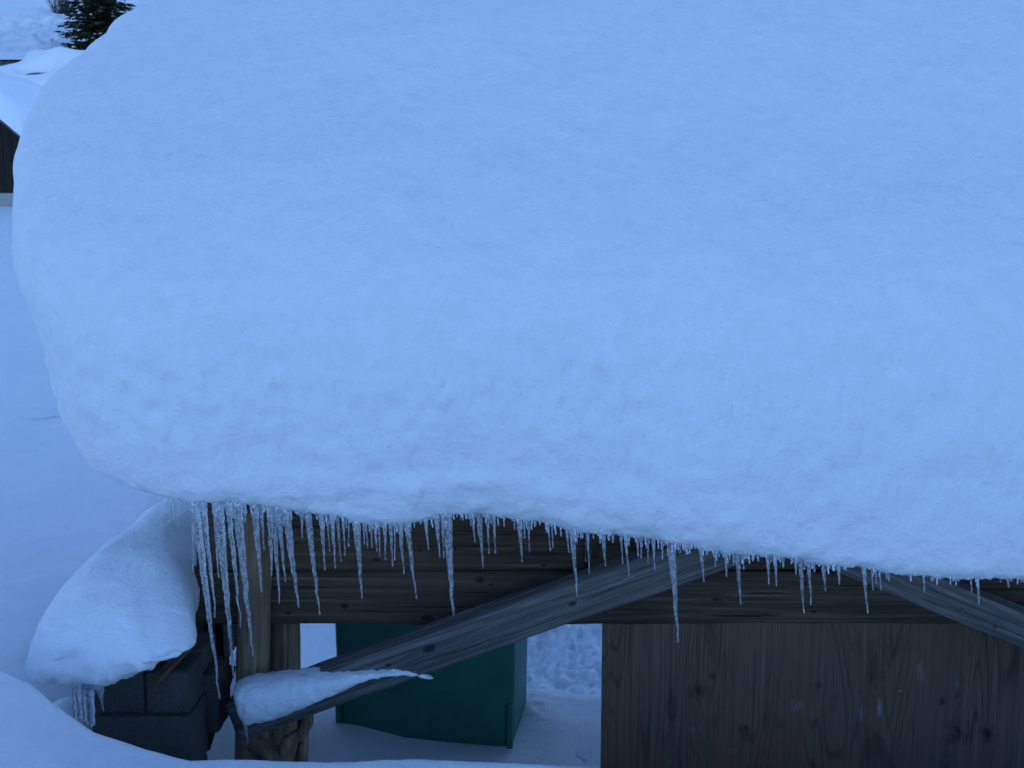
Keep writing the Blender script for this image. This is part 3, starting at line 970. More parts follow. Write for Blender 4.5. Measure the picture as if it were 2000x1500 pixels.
cx0, cx1 = float(P(32, 1270, -0.72)[0]), float(P(392, 1200, -0.55)[0])
CAPB = float(P(200, 1335, -0.72)[2])
cprof = spline([(0.02, 0.30, 0.22, 0.1), (0.0, 0.12, 0.08, 0.10), (0.03, 0.03, 0.02, 0.13), (0.10, 0.0, 0.0, 0.17), (0.18, 0.005, 0.03, 0.22), (0.25, 0.03, 0.085, 0.28), (0.305, 0.085, 0.16, 0.25), (0.335, 0.15, 0.25, 0.2)], 34)
def cap_zf(v):
    x, y, h = v[:, 0], v[:, 1], v[:, 2]
    u = (x - cx0) / (cx1 - cx0)
    right = sstep(0.45, 1.0, u)
    fr = sstep(0.1, -0.5, y)
    z = CAPB + h + 0.13 * right * sstep(0.16, 0.0, h) * sstep(0.2, -0.7, y)      # the underside climbs to the right
    z = z + 0.06 * sstep(-0.8, 0.2, y) * sstep(0.1, 0.3, h) - 0.11 * np.exp(-((y - 0.28) / 0.25) ** 2 - ((u - 0.95) / 0.45) ** 2) * sstep(0.15, 0.3, h)
    z = z + 0.07 * np.exp(-((u - 0.95) / 0.25) ** 2 - ((y + 0.25) / 0.2) ** 2)
    x = cx0 + (x - cx0) * (1 - 0.21 * sstep(-0.72, -0.05, y))
    return np.stack([x, y, z], -1)
def cd1(v, h, n):
    return 0.035 * fbm(v * 2.6, 3) + 0.022 * fbm(v * 7 + 4, 4) * sstep(0.36, 0.1, h)
def cd2(v, h, n):
    c = P(118, 1288, -0.80)
    d = ((v[:, 0] - c[0]) / 0.075) ** 2 + ((v[:, 2] - c[2]) / 0.028) ** 2
    m = sstep(-0.35, -0.6, v[:, 1])
    return -0.05 * np.exp(-d) * m + m * sstep(0.25, 0.03, h) * (0.03 * fbm(v * np.array((9, 9, 16)), 4) + 0.016 * fbm(v * 26, 3)) + 0.004 * fbm(v * 22, 3)
v, f, _g = slab((cx0, cx1, -0.80, 1.75), (120, 26, 50, 100, 8), cprof, (cx0 * 0.5 + cx1 * 0.5, 0.5), 26, 6, 0.07, cap_zf, [cd1, cd2], smooth=60)
cap = mesh('pier_snow_cap', v, f, M['snow'])
tag(cap, 'rounded snow cap on the low concrete block pier', 'snow')

# ------------------------------------------------------------------ green bin behind the beam
def bin_mat(name, col, rough=0.5):
    t = NT(name)
    v = t.coord()
    n = t.noise(v, 160.0, 2, 0.6)
    p = t.noise(v, 3.5, 5, 0.6)
    c = t.mix(t.ramp(p, [(0.35, 0.0), (0.75, 1.0)]), tuple(x * 0.75 for x in col), tuple(x * 1.25 for x in col))
    t.l(c, t.b.inputs['Base Color'])
    t.l(t.bump(n, 0.001, 0.4), t.b.inputs['Normal'])
    t.set(Roughness=rough)
    return t.m
M['bin'] = bin_mat('bin_plastic_mat', (0.014, 0.145, 0.105))
BINY = 0.62
bc = P(1000, 1462, BINY)
bw = 1.02
bin_e = empty('grit_bin', (bc[0], bc[1], bc[2]))
tag(bin_e, 'dark green plastic grit bin standing in snow behind the log wall', 'bin')
def bin_body(w, d, h, flare):
    # local: x from -w to 0, y from 0 to d
    def rr(z, s):
        c, _ = round_rect(d + 2 * s, w + 2 * s, 0.03, 48)
        return np.stack([c[:, 1] - w / 2, c[:, 0] + d / 2, np.full(48, z)], -1)
    rings = [rr(0.0, -0.02), rr(0.02, 0.0)] + [rr(0.02 + (h - 0.02) * k / 12, flare * k / 12) for k in range(1, 13)]
    rings += [rr(h, flare + 0.02), rr(h + 0.03, flare + 0.02), rr(h + 0.03, flare - 0.005)]
    V = np.concatenate(rings)
    f = grid_faces(len(rings), 48, True).tolist()
    f.append(list(range(48)))
    return V, f
BHGT = 0.80
V, f = bin_body(bw, 0.60, BHGT, 0.012)
body = mesh('body', V, f, M['bin'], bin_e)
V, f = bin_body(bw, 0.60, 0.02, 0.0)
lidv = []
nl = 12
for k in range(nl + 1):
    t = k / nl
    c, _ = round_rect((0.60 + 0.08) * (1 - 0.5 * t ** 2.2), (bw + 0.08) * (1 - 0.35 * t ** 2.2), 0.06, 48)
    lidv.append(np.stack([c[:, 1] - bw / 2, c[:, 0] + 0.30 + 0.05 * t, np.full(48, BHGT + 0.035 + 0.22 * (1 - (1 - t) ** 1.6))], -1))
lidv.insert(0, lidv[0] * np.array((1, 1, 0)) + np.array((0, 0, BHGT + 0.005)))
V = np.concatenate(lidv)
f = grid_faces(len(lidv), 48, True).tolist()
f.append([len(V) - 48 + k for k in range(48)])
mesh('lid', V, f, M['bin'], bin_e)
for (xx, yy) in ((-0.028, -0.012), (-bw - 0.004, -0.012)):
    o = box('corner_rib', (xx, yy, 0.0), (xx + 0.032, yy + 0.03, 0.26), M['bin'], bin_e, bev=0.006)
    o.location = Vector((xx + 0.016, yy + 0.015, 0.13))
bin_e.rotation_euler = (0, 0, R(-9.0))

# ------------------------------------------------------------------ icicles
ICE = [  # top x, top y, tip x, tip y, width (photo pixels)
    (329, 985, 330, 1021, 2.5), (337, 985, 339, 1017, 2.5), (349, 985, 349, 1008, 2.5),
    (376, 995, 376, 1118, 6), (379, 990, 430, 1367, 16), (396, 995, 421, 1207, 11), (418, 995, 427, 1129, 9), (425, 990, 457, 1323, 18), (444, 1000, 471, 1226, 11), (461, 995, 494, 1283, 17), (478, 998, 479, 1021, 4),
    (496, 990, 511, 1158, 14), (509, 990, 516, 1075, 9), (527, 990, 530, 1124, 12), (532, 992, 547, 1180, 12), (542, 990, 557, 1137, 11), (557, 995, 583, 1187, 16), (588, 990, 591, 1052, 8),
    (599, 985, 624, 1202, 13), (627, 1000, 635, 1115, 10), (638, 1005, 644, 1078, 5), (648, 1005, 655, 1111, 9), (658, 1010, 666, 1098, 7), (669, 1012, 674, 1086, 5), (681, 1015, 681, 1069, 3.5),
    (695, 1008, 707, 1170, 14), (709, 1015, 712, 1065, 4), (714, 1012, 718, 1071, 4.5), (724, 1015, 727, 1071, 4), (731, 1008, 736, 1078, 9), (740, 1015, 742, 1089, 5), (751, 1010, 753, 1095, 8), (762, 1010, 767, 1107, 8), (771, 1012, 771, 1095, 4), (780, 1010, 789, 1123, 10), (793, 1008, 813, 1171, 11),
    (830, 1005, 837, 1075, 8), (852, 1000, 859, 1091, 10), (863, 1005, 867, 1091, 7), (872, 992, 885, 1203, 18), (900, 1000, 900, 1016, 4), (919, 998, 920, 1028, 4), (922, 998, 928, 1060, 7), (934, 992, 944, 1111, 12), (952, 995, 955, 1083, 7), (964, 995, 968, 1082, 7), (984, 1000, 985, 1030, 6),
    (1004, 1000, 1005, 1035, 6), (1013, 998, 1020, 1099, 11), (1023, 1000, 1025, 1053, 6), (1032, 1000, 1034, 1079, 6), (1070, 1008, 1075, 1077, 5), (1077, 1010, 1080, 1071, 4), (1106, 1015, 1111, 1080, 7), (1116, 1015, 1127, 1166, 12), (1125, 1018, 1127, 1062, 7), (1136, 1020, 1138, 1053, 6), (1147, 1020, 1151, 1121, 7),
    (1176, 1018, 1183, 1107, 11), (1187, 1024, 1187, 1053, 5), (1197, 1024, 1199, 1055, 6), (1212, 1022, 1216, 1102, 7), (1220, 1030, 1229, 1127, 7), (1228, 1034, 1229, 1067, 5), (1244, 1032, 1247, 1088, 7), (1252, 1036, 1252, 1093, 6), (1265, 1036, 1266, 1100, 6), (1275, 1036, 1279, 1115, 8), (1294, 1038, 1294, 1094, 5), (1308, 1025, 1325, 1256, 17), (1328, 1040, 1328, 1081, 5), (1366, 1042, 1375, 1138, 10), (1393, 1050, 1398, 1108, 6),
    (1415, 1052, 1419, 1128, 9), (1431, 1056, 1433, 1105, 7), (1438, 1055, 1447, 1181, 12), (1450, 1060, 1453, 1114, 6), (1462, 1060, 1462, 1092, 5), (1472, 1062, 1472, 1094, 5), (1498, 1064, 1502, 1142, 9), (1512, 1068, 1517, 1146, 9), (1530, 1070, 1530, 1110, 8), (1548, 1074, 1548, 1100, 5), (1554, 1076, 1555, 1124, 8), (1562, 1072, 1570, 1199, 10), (1578, 1072, 1584, 1183, 9), (1589, 1078, 1590, 1106, 6), (1605, 1078, 1613, 1156, 11), (1637, 1080, 1639, 1143, 11),
    (1678, 1090, 1678, 1110, 4), (1685, 1086, 1695, 1200, 9), (1703, 1088, 1705, 1154, 6), (1710, 1088, 1712, 1142, 6), (1715, 1088, 1721, 1154, 5), (1731, 1094, 1732, 1132, 4), (1735, 1094, 1737, 1138, 4), (1802, 1102, 1806, 1157, 6), (1818, 1104, 1819, 1137, 6), (1895, 1104, 1898, 1160, 6), (1908, 1100, 1912, 1181, 8), (1953, 1104, 1954, 1138, 5), (1967, 1104, 1970, 1148, 5), (1973, 1104, 1973, 1136, 5), (1994, 1104, 1994, 1139, 5)]
REGIONS = [(360, 'hanging above the capped block pier'), (485, 'in the dense cluster beside the round post'), (594, 'just right of the round post'),
           (690, 'above the gap left of the green bin'), (815, "above the green bin's left half"), (995, "above the green bin's right half"),
           (1160, 'above the gap right of the bin'), (1405, 'before the upper end of the left brace'), (1660, 'between the two diagonal braces'), (2100, 'before the right-hand brace')]
ORD = ['first', 'second', 'third', 'fourth', 'fifth', 'sixth', 'seventh', 'eighth', 'ninth', 'tenth', 'eleventh', 'twelfth', 'thirteenth', 'fourteenth', 'fifteenth', 'sixteenth', 'seventeenth']

def icicle_mesh(a, b, w, seed, knob=0.32, bulb=True):
    ln = np.linalg.norm(b - a)
    n = max(10, int(ln / 0.0075))
    t = np.linspace(0, 1, n)
    r0 = w / 2
    ring = 16 if r0 > 0.008 else 10
    rad = r0 * (0.13 + 0.87 * (1 - t) ** 1.05) * (1 + 0.35 * np.exp(-t * ln / 0.04))
    rad = np.maximum(rad, 0.0026)
    if bulb:
        rad = rad * (1 + 0.35 * np.exp(-((t - 1 + 0.006 / ln) * ln / 0.010) ** 2))
    end = np.clip((1 - t) * ln / 0.006, 0, 1)
    rad = rad * np.sqrt(np.maximum(0.02, 1 - (1 - end) ** 2))
    c = a[None] * (1 - t)[:, None] + b[None] * t[:, None]
    s = seed * 3.1
    q = np.stack([t * ln * 14, t * 0 + s, t * 0], -1)
    env = np.sin(np.clip(t * 1.0, 0, 1) * math.pi * 0.5)
    wb = min(0.006, ln * 0.012)
    c[:, 0] += wb * noise3(q) * env + wb * 0.3 * noise3(q * 4 + 9)
    c[:, 1] += wb * noise3(q + 31) * env
    V, f = tube(c, rad, ring)
    cc = np.repeat(c, ring, 0)
    d = V - cc
    k = fbm(V * np.array((60, 60, 75)) + s, 3)
    k2 = np.clip(noise3(V * np.array((45, 45, 110)) + s + 5), 0.12, 1) - 0.12
    V = cc + d * np.clip(1 + knob * 1.5 * k + 2.2 * knob * k2, 0.5, 2.2)[:, None]
    return V, f

# the hanging edge of the slab as built: icicles grow out of it
_ring = slab_grid[8 + 5:8 + 16].reshape(-1, 3)
_ring = _ring[(_ring[:, 1] < 0.4)]
def project(p):
    d = p - CAM
    dep = d @ FW
    return 1000 + FPX * d[:, 0] / dep, 750 - FPX * (d @ UP) / dep
_rx, _ry = project(_ring)
def lip_at(px_):
    m = np.abs(_rx - px_) < 6
    if not m.any():
        return LIP_Y, 990.0
    k = np.argmax(np.where(m, _ry, -1e9))
    return float(_ring[k, 1]), float(_ry[k])
counts = {}
for i, (tx, ty, bx, by, w) in enumerate(ICE):
    reg = next(k for k, (lim, _) in enumerate(REGIONS) if tx < lim)
    k = counts.get(reg, 0)
    counts[reg] = k + 1
    Y, ly = lip_at(tx)
    Y = min(Y, -0.22) + 0.012 * math.sin(i * 2.4)
    a, b = P(tx, min(ty, ly - 10), Y), P(bx, by, Y)
    ww = w / FPX * (Y - CAM[1])
    V, f = icicle_mesh(a, b, ww * 1.14, i, knob=0.10 + 0.20 * ((i * 37) % 11) / 10)
    o = place('icicle', V, f, M['ice'], None, a)
    L = by - ty
    size = 'very long' if L > 230 else 'long' if L > 140 else 'mid-length' if L > 75 else 'short' if L > 40 else 'tiny'
    thick = 'thick' if w >= 14 else 'slim' if w >= 7 else 'thin'
    tag(o, '%s %s clear icicle, %s from left %s' % (size, thick, ORD[k], REGIONS[reg][1]), 'icicle', 'icicles along the eave of the snow slab')

# glazed ice crust along the hanging edge of the slab
gxs = np.arange(372, 2040, 2.5)
gp = []
for q_ in gxs:
    yy, py_ = lip_at(q_)
    gp.append(P(q_, py_ - 1.0, yy))
gp = np.array(gp)
for _k in range(2):
    gp[1:-1] = 0.25 * gp[:-2] + 0.5 * gp[1:-1] + 0.25 * gp[2:]
nn = fbm(np.stack([gxs * 0.06, gxs * 0, gxs * 0], -1), 3)
gr = 0.0045 + 0.008 * np.clip(nn + 0.1, 0, 1)
V, f = tube(gp, gr, 8)
cc = np.repeat(gp, 8, 0)
V = cc + (V - cc) * (1 + 0.9 * fbm(V * 70, 3))[:, None]
fv, ff, fo = [V], list(f), len(V)
fr_ = random.Random(23)
for _k in range(330):
    q_ = fr_.uniform(372, 1650) if _k % 4 else fr_.uniform(372, 2030)
    yy, py_ = lip_at(q_)
    a_ = P(q_, py_ - 7, yy - 0.002)
    L_ = fr_.choice((0.012, 0.018, 0.024, 0.03, 0.045))
    V, f = icicle_mesh(a_, a_ + np.array((0.1 * L_, 0, -L_ - 0.016)), fr_.uniform(0.005, 0.011), 500 + _k, knob=0.2)
    ff += [[int(i_) + fo for i_ in q2] for q2 in f]
    fv.append(V)
    fo += len(V)
glaze = mesh('ice_fringe', np.concatenate(fv), ff, M['ice'], roof_snow)
glaze['kind'] = 'stuff'
glaze['label'] = 'glazed ragged ice fringe along the lower edge of the snow slab'

# icicles under the pier's snow cap, and one at the beam's end
PI = [(104, 1326, 108, 1352, 4, 'tiny thin icicle, leftmost under the snow cap of the block pier'),
      (143, 1325, 147, 1402, 7, 'slim icicle forming the left edge of the ice curtain under the pier cap'),
      (152, 1325, 156, 1405, 11, 'ice column, second from left in the ice curtain under the pier cap'),
      (162, 1325, 165, 1408, 9, 'ice column, third from left in the ice curtain under the pier cap'),
      (173, 1325, 179, 1416, 16, 'thickest ice column, right end of the ice curtain under the pier cap'),
      (190, 1345, 201, 1387, 8, 'hooked icicle branching off right of the ice curtain on the block pier'),
      (209, 1326, 211, 1346, 4, 'tiny icicle, first right of the hooked icicle under the pier cap'),
      (217, 1326, 215, 1353, 7, 'short stubby icicle, second right of the hooked icicle under the pier cap'),
      (228, 1324, 229, 1369, 6, 'slim icicle, third right of the hooked icicle under the pier cap'),
      (238, 1326, 242, 1401, 7, 'longest icicle right of the hooked icicle under the pier cap')]
M['frost_ice'] = ice_mat('frosted_icicle_mat', 0.15)
for i, (tx, ty, bx, by, w, lab) in enumerate(PI):
    Y = -0.70
    a, b = P(tx, ty, Y), P(bx, by, Y)
    V, f = icicle_mesh(a, b, w / FPX * 4.6, 200 + i, knob=0.16)
    if 'hooked' in lab:
        pth = spline([P(168, 1342, Y), P(182, 1336, Y - 0.01), P(194, 1342, Y - 0.015), P(197, 1358, Y - 0.01), P(199, 1372, Y), P(202, 1388, Y)], 40)
        rd = np.interp(np.linspace(0, 1, len(pth)), [0, 0.3, 0.5, 0.7, 1], [0.018, 0.022, 0.016, 0.007, 0.003])
        V, f = tube(pth, rd, 12)
        cc = np.repeat(pth, 12, 0)
        V = cc + (V - cc) * (1 + 0.5 * fbm(V * 50, 3))[:, None]
    if 'column' in lab or 'left edge' in lab:
        pth = np.linspace(a, b, 40)
        pth[:, 0] += 0.004 * noise3(np.stack([np.linspace(0, 5, 40), np.full(40, i * 2.2), np.zeros(40)], -1))
        V, f = tube(pth, w / FPX * 4.6 * 0.5 * np.linspace(1.1, 0.9, 40), 12)
        cc = np.repeat(pth, 12, 0)
        V = cc + (V - cc) * (1 + 0.5 * fbm(V * np.array((60, 60, 30)) + i, 3))[:, None]
    o = place('icicle', V, f, M['frost_ice'], None, a)
    tag(o, lab, 'icicle', 'icicles under the snow cap of the block pier')
V, f = icicle_mesh(P(478, 1405, BY - 0.10), P(484, 1452, BY - 0.10), 9 / FPX * 4.9, 300, knob=0.12)
o = place('icicle', V, f, M['frost_ice'], None, P(478, 1405, BY - 0.1))
tag(o, 'short bent icicle dripping from the sawn end of the diagonal beam', 'icicle')

# small clods by the panel foot
def clod(px_, py_, Y, r, seed, lab, mat):
    n = 14
    th = np.linspace(0, math.pi, n)[:, None]
    ph = (np.arange(20) * 2 * math.pi / 20)[None, :]
    V = np.stack([np.sin(th) * np.cos(ph), np.sin(th) * np.sin(ph), np.cos(th) + 0 * ph], -1).reshape(-1, 3)
    V = V * r * (1 + 0.7 * fbm(V * 2.2 + seed, 3))[:, None] * np.array((1.2, 1, 0.8))
    f = grid_faces(n, 20, True)
    o = mesh('snow_clod', V, f, mat)
    o.location = P(px_, py_, Y)
    tag(o, lab, 'snow clod', 'snow clods at the foot of the board panel')
clod(1134, 1474, -0.12, 0.020, 1, 'small snow clod, leftmost at the left foot of the board panel', M['snow'])
clod(1146, 1480, -0.14, 0.026, 2, 'larger snow clod, second from left at the foot of the board panel', M['snow'])
clod(1157, 1472, -0.12, 0.018, 3, 'small raised snow clod closest to the foot of the board panel', M['snow'])
clod(1152, 1486, -0.18, 0.018, 4, 'lowest small snow clod by the foot of the board panel', M['snow'])

# ------------------------------------------------------------------ the neighbouring huts, far left
M['hut_wood'] = wood_mat('hut_wall_mat', dark=(0.006, 0.005, 0.0045), mid=(0.022, 0.017, 0.013), light=(0.055, 0.043, 0.034), grain=9, along=0.6)
M['tin'] = NT('tin_roof_mat')
tt = M['tin']
tt.l(tt.ramp(tt.noise(tt.coord(), 1.5, 4), [(0.3, (0.10, 0.105, 0.11)), (0.7, (0.17, 0.175, 0.18))]), tt.b.inputs['Base Color'])
tt.set(Roughness=0.45, Metallic=0.6)
M['tin'] = tt.m
M['plinth'] = NT('plinth_mat').m
M['plinth'].node_tree.nodes['Principled BSDF'].inputs['Base Color'].default_value = (0.3, 0.3, 0.29, 1)

HY = 21.0
ev = P(48, 262, HY)                                  # right eave corner of the gable
HW = 1.5
ap_x = ev[0] - HW
ap_z = ev[2] + HW * 0.86
gb = P(10, 385, HY)[2]
hut = empty('wooden_hut', (ev[0] - 2.4, HY, gb - 0.6))
tag(hut, 'dark vertical-plank hut with snowy gable at the left picture edge', 'hut')
hl_ = np.array(hut.location)
wall_r = ev[0] - 0.12
bwid = 0.21
nbd = int((2 * HW - 0.3) / bwid)
for k in range(nbd):
    x1 = wall_r - k * bwid
    x0 = x1 - bwid + 0.012
    zt = [ev[2] - 0.05 + (min(ev[0] - x, 2 * HW - (ev[0] - x))) * 0.86 - 0.12 for x in (x0, x1)]
    z0 = gb + 0.10
    dy = 0.02 * ((k * 37) % 5) / 5
    v = [(x0, HY + dy, z0), (x1, HY + dy, z0), (x1, HY + 0.04 + dy, z0), (x0, HY + 0.04 + dy, z0), (x0, HY + dy, zt[0]), (x1, HY + dy, zt[1]), (x1, HY + 0.04 + dy, zt[1]), (x0, HY + 0.04 + dy, zt[0])]
    ff = [(0, 3, 2, 1), (4, 5, 6, 7), (0, 1, 5, 4), (1, 2, 6, 5), (2, 3, 7, 6), (3, 0, 4, 7)]
    # plank's own frame: x along the plank (upwards) so that the fibres run up it
    vv = np.array(v) - np.array((x0, HY, z0))
    vl = np.stack([vv[:, 2], vv[:, 1], -vv[:, 0]], -1)
    o = mesh('plank', vl, ff, M['hut_wood'], hut, False)
    o.matrix_local = Matrix.Translation(Vector((x0, HY, z0)) - hut.location) @ Matrix(((0, 0, -1, 0), (0, 1, 0, 0), (1, 0, 0, 0), (0, 0, 0, 1)))
box('plinth', (wall_r - 2 * HW + 0.25, HY - 0.03, gb - 1.2), (wall_r + 0.02, HY + 4.0, gb + 0.09), M['plinth'], hut)
box('side_wall', (wall_r - 0.10, HY + 0.08, gb + 0.10), (wall_r - 0.02, HY + 4.0, ev[2] - 0.1), M['hut_wood'], hut)
def prism(name, pts2, y0, y1, mat, parent):
    n = len(pts2)
    v = [(x, y0, z) for x, z in pts2] + [(x, y1, z) for x, z in pts2]
    ff = [list(range(n)), list(range(n, 2 * n))[::-1]] + [[(k + 1) % n, k, n + k, n + (k + 1) % n] for k in range(n)]
    o = mesh(name, np.array(v) - (np.array(parent.location) if parent else 0), ff, mat, parent, False)
    return o
M['verge'] = wood_mat('verge_mat', dark=(0.06, 0.055, 0.05), mid=(0.13, 0.12, 0.11), light=(0.22, 0.2, 0.18), grain=8)
prism('roof', [(ev[0] + 0.05, ev[2] - 0.12), (ev[0] + 0.05, ev[2]), (ap_x, ap_z), (ap_x - HW - 0.05, ev[2]), (ap_x - HW - 0.05, ev[2] - 0.12), (ap_x, ap_z - 0.14)], HY - 0.35, HY + 4.4, M['verge'], hut)
# snow on the hut's gable roof
def hut_snow(y0, y1, thick):
    nu, nv = 90, 50
    u = np.linspace(-HW - 0.15, HW + 0.18, nu)
    yv = np.linspace(y0, y1, nv)
    U_, Y_ = np.meshgrid(u, yv)
    base = ev[2] + (HW - np.abs(U_)) * 0.86
    base = base - 0.20 * np.exp(-(U_ / 0.4) ** 2)
    edge = np.minimum(np.minimum((U_ + HW + 0.15), (HW + 0.18 - U_)), 9) / 0.35
    edge2 = np.minimum(Y_ - y0, y1 - Y_) / 0.35
    e = np.sqrt(np.clip(1 - (1 - np.clip(edge, 0, 1)) ** 2, 0, 1)) * np.sqrt(np.clip(1 - (1 - np.clip(edge2, 0, 1)) ** 2, 0, 1))
    T = thick * e * (1 + 0.25 * fbm(np.stack([U_ * 0.7, Y_ * 0.7, 0 * U_], -1), 3))
    out = 0.18 * np.sin(np.pi * np.clip(edge2, 0, 1)) * 0
    top = np.stack([U_ + ap_x + 0.0, Y_ + out, base + 0.02 + T], -1).reshape(-1, 3)
    bot = np.stack([U_ + ap_x, Y_, base + 0.01], -1).reshape(-1, 3)
    f1 = grid_faces(nv, nu)
    f2 = f1[:, ::-1] + nv * nu
    return np.vstack([top, bot]), np.vstack([f1, f2])
V, f = hut_snow(HY - 0.5, HY + 4.5, 0.62)
hs = place('hut_snow', V, f, M['far_snow'], None, (ap_x, HY, ev[2]))
tag(hs, 'thick snow blanket on the gable roof of the dark plank hut', 'snow')

# second roof behind: tin plane facing the camera, partly bare
RY0, RY1 = 28.1, 29.6
r_top = P(55, 121, RY1)
r_sl = (r_top[2] - P(70, 172, RY0)[2]) / (RY1 - RY0)
hut2 = empty('tin_roof_barn', (r_top[0] - 2.0, RY1, gb))
tag(hut2, 'grey tin-roofed barn behind the plank hut, partly buried in snow', 'barn')
def r_z(y):
    return r_top[2] - (RY1 - y) * r_sl
x0, x1 = r_top[0] - 6, r_top[0] + 4.5
prism('wall', [(x0 + 0.3, gb - 1.5), (x1 - 0.3, gb - 1.5), (x1 - 0.3, r_z(RY0) - 0.1), (x0 + 0.3, r_z(RY0) - 0.1)], RY0 + 0.4, RY1 + 2.6, M['hut_wood'], hut2)
nseam = 14
for k in range(nseam):
    a0 = x0 + (x1 - x0) * k / nseam
    a1 = x0 + (x1 - x0) * (k + 1) / nseam - 0.01
    v = []
    for xx, dz in ((a0, 0), (a0, 0.03), (a0 + 0.02, 0.03), (a0 + 0.025, 0.0), (a1, 0.0)):
        for yy in (RY0, RY1):
            v.append((xx, yy, r_z(yy) + dz))
    v += [(a0, RY0, r_z(RY0) - 0.08), (a0, RY1, r_z(RY1) - 0.08), (a1, RY0, r_z(RY0) - 0.08), (a1, RY1, r_z(RY1) - 0.08)]
    ff = [(0, 2, 3, 1), (2, 4, 5, 3), (4, 6, 7, 5), (6, 8, 9, 7), (10, 11, 13, 12), (8, 12, 13, 9), (0, 1, 11, 10), (0, 10, 12, 8, 6, 4, 2)]
    mesh('tin_sheet', np.array(v) - np.array(hut2.location), ff, M['tin'], hut2, False)
timber('ridge_cap', (x0, RY1, r_z(RY1) + 0.04), (r_top[0] + 0.4, RY1, r_z(RY1) + 0.04), 0.12, 0.06, 0.03, M['dark_wood'], hut2, ring=20, seg=0.2)
nu, nv = 170, 80
U_, Y_ = np.meshgrid(np.linspace(x0 - 0.1, x1 + 0.1, nu), np.linspace(RY0 - 0.25, RY1 + 0.05, nv))
T = 0.30 + 0.10 * fbm(np.stack([U_ * 0.8, Y_ * 0.8, 0 * U_], -1), 3)
edge = np.minimum(np.minimum(U_ - x0 + 0.1, x1 + 0.1 - U_), Y_ - RY0 + 0.25) / 0.3
T = T * np.sqrt(np.clip(1 - (1 - np.clip(edge, 0, 1)) ** 2, 0, 1))
q = P(25, 128, RY1 - 0.3)
T = T - 0.9 * sstep(r_top[0] + 0.05, r_top[0] - 0.30, U_) * sstep(RY1 - 0.95, RY1 - 0.65, Y_ - 0.6 * np.clip(U_ - r_top[0] + 0.6, 0, 1))
q = P(70, 152, 28.7)
T = T - 1.0 * np.exp(-(((U_ - q[0]) / 0.45) ** 2 + ((Y_ - 28.72) / 0.26) ** 2) ** 2)
T = T + 0.28 * np.exp(-(((U_ - P(95, 130, 28.6)[0]) / 0.5) ** 2 + ((Y_ - 29.25) / 0.4) ** 2))
T = np.maximum(T, -0.06)
top = np.stack([U_, Y_, r_top[2] - (RY1 - Y_) * r_sl + T], -1).reshape(-1, 3)
f1 = grid_faces(nv, nu)
bot = top.copy()
bot[:, 2] = r_top[2] - (RY1 - bot[:, 1]) * r_sl - 0.07
o = place('tin_roof_snow', np.vstack([top, bot]), np.vstack([f1, f1[:, ::-1] + nu * nv]), M['far_snow'], None, (r_top[0], RY1, r_top[2]))
tag(o, 'lumpy snow with bare patches on the tin roof behind the hut', 'snow')

# ------------------------------------------------------------------ spruce and bare shrub on the hill
def needle_mat():
    t = NT('spruce_needle_mat')
    v = t.coord()
    c = t.ramp(t.noise(v, 2.2, 4), [(0.3, (0.012, 0.028, 0.016)), (0.7, (0.045, 0.075, 0.035))])
    t.l(c, t.b.inputs['Base Color'])
    t.set(Roughness=0.7)
    return t.m
M['needle'] = needle_mat()
M['trunk'] = NT('trunk_mat').m
M['trunk'].node_tree.nodes['Principled BSDF'].inputs['Base Color'].default_value = (0.06, 0.042, 0.03, 1)
tb = ground_hit(197, 100, 30)
tree = empty('spruce_tree', tb)
tag(tree, 'dark green spruce tree standing on the snowy hillside', 'tree')
H = 19.0
tv, tf = tube([(0, 0, -0.5), (0, 0, 5), (0.05, 0, 12), (0, 0, H)], [0.2, 0.17, 0.1, 0.015], 10)
mesh('trunk', tv, tf, M['trunk'], tree)
rr = random.Random(11)
cv, cf, sv, sf = [], [], [], []
def blade(p, d, L, w, up, V, F):
    d = d / np.linalg.norm(d)
    s = np.cross(d, up)
    s = s / (np.linalg.norm(s) + 1e-9)
    k = len(V)
    V.extend([p, p + d * L * 0.45 + s * w, p + d * L, p + d * L * 0.45 - s * w])
    F.append((k, k + 1, k + 2, k + 3))
z = 0.05
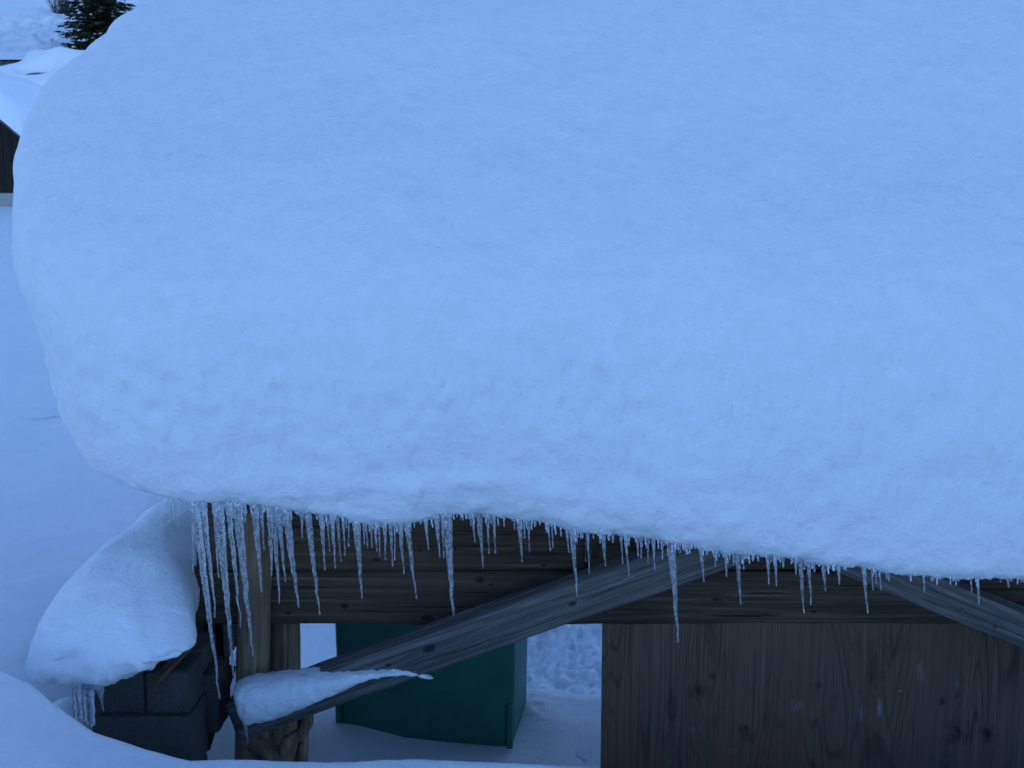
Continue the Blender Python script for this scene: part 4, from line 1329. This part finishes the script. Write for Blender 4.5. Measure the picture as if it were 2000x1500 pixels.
while z < H - 0.2:
    Lb = 1.62 * (1 - z / H) ** 0.8 + 0.15
    nb_ = 11 if z < 5 else 6
    a0 = rr.uniform(0, 6.28)
    for k in range(nb_):
        a = a0 + k * 6.283 / nb_ + rr.uniform(-0.25, 0.25)
        L = Lb * rr.uniform(0.7, 1.12)
        dirx = np.array((math.cos(a), math.sin(a), 0))
        n = max(4, int(L / 0.16))
        zb0 = z + rr.uniform(-0.12, 0.12)
        for i in range(n):
            t = (i + 0.5) / n
            p = dirx * L * t + np.array((0, 0, zb0 - 0.42 * L * t + 0.28 * L * t * t))
            for sgn in (-1, 1):
                side = np.array((-dirx[1], dirx[0], 0)) * sgn
                for m in range(2):
                    d = side * rr.uniform(0.6, 1.0) + dirx * rr.uniform(0.5, 1.1) + np.array((0, 0, rr.uniform(-0.7, 0.0)))
                    blade(p, d, rr.uniform(0.28, 0.5) * (1.1 - 0.5 * t), rr.uniform(0.03, 0.055), np.array((0, 0, 1.0)) + np.array((rr.uniform(-1, 1), rr.uniform(-1, 1), 0)) * 0.7, cv, cf)
            d = dirx + np.array((rr.uniform(-0.3, 0.3), rr.uniform(-0.3, 0.3), rr.uniform(-0.5, -0.1)))
            blade(p, d, 0.4, 0.05, np.array((rr.uniform(-1, 1), rr.uniform(-1, 1), 1.0)), cv, cf)
            if rr.random() < 0.07 and t > 0.3:
                k0 = len(sv)
                q = p + np.array((0, 0, 0.05))
                s_ = rr.uniform(0.07, 0.17)
                for dx, dy, dz in ((1, 0, 0), (0, 1, 0), (-1, 0, 0), (0, -1, 0), (0, 0, 0.7), (0, 0, -0.4)):
                    sv.append(q + s_ * np.array((dx * rr.uniform(0.7, 1.4), dy * rr.uniform(0.7, 1.4), dz)))
                for fa in ((0, 1, 4), (1, 2, 4), (2, 3, 4), (3, 0, 4), (1, 0, 5), (2, 1, 5), (3, 2, 5), (0, 3, 5)):
                    sf.append(tuple(k0 + j for j in fa))
    z += rr.uniform(0.12, 0.2) if z < 5 else rr.uniform(0.3, 0.45)
mesh('crown', np.array(cv), cf, M['needle'], tree, False)
o = mesh('snow_tufts', np.array(sv), sf, M['far_snow'], tree, True)
o['kind'] = 'stuff'

sb = ground_hit(122, 24, 30)
shrub = empty('bare_shrub', sb)
tag(shrub, 'leafless brown shrub on the hillside left of the spruce', 'shrub')
M['twig'] = NT('twig_mat').m
M['twig'].node_tree.nodes['Principled BSDF'].inputs['Base Color'].default_value = (0.10, 0.075, 0.06, 1)
V, F, off = [], [], 0
for k in range(90):
    a = rr.uniform(0, 6.28)
    p0 = np.array((rr.uniform(-0.5, 0.5), rr.uniform(-0.3, 0.3), -0.1))
    p1 = p0 + np.array((math.cos(a) * rr.uniform(0.1, 0.6), math.sin(a) * 0.4, rr.uniform(0.4, 1.2)))
    p2_ = p1 + np.array((math.cos(a) * rr.uniform(0.1, 0.5), math.sin(a) * 0.4, rr.uniform(0.1, 0.8)))
    v, f = tube([p0, p1, p2_], [0.018, 0.012, 0.005], 5)
    V.append(v)
    F += [[i + off for i in q] for q in f]
    off += len(v)
mesh('twigs', np.concatenate(V), F, M['twig'], shrub)

# crusted snow clod on the slope to the left
c = ground_hit(72, 812, 0.5, 12)
n = 30
th = np.linspace(0, math.pi, n)[:, None]
ph = (np.arange(40) * 2 * math.pi / 40)[None, :]
V = np.stack([np.sin(th) * np.cos(ph), np.sin(th) * np.sin(ph), np.cos(th) + 0 * ph], -1).reshape(-1, 3)
V = V * np.array((0.30, 0.24, 0.075)) * (1 + 0.45 * fbm(V * 1.6, 4))[:, None]
o = mesh('snow_clod', V, grid_faces(n, 40, True), M['ground_snow'])
o.location = c + np.array((0.0, 0.05, -0.022))
tag(o, 'small crusted snow clod on the open slope left of the snow slab', 'snow clod')
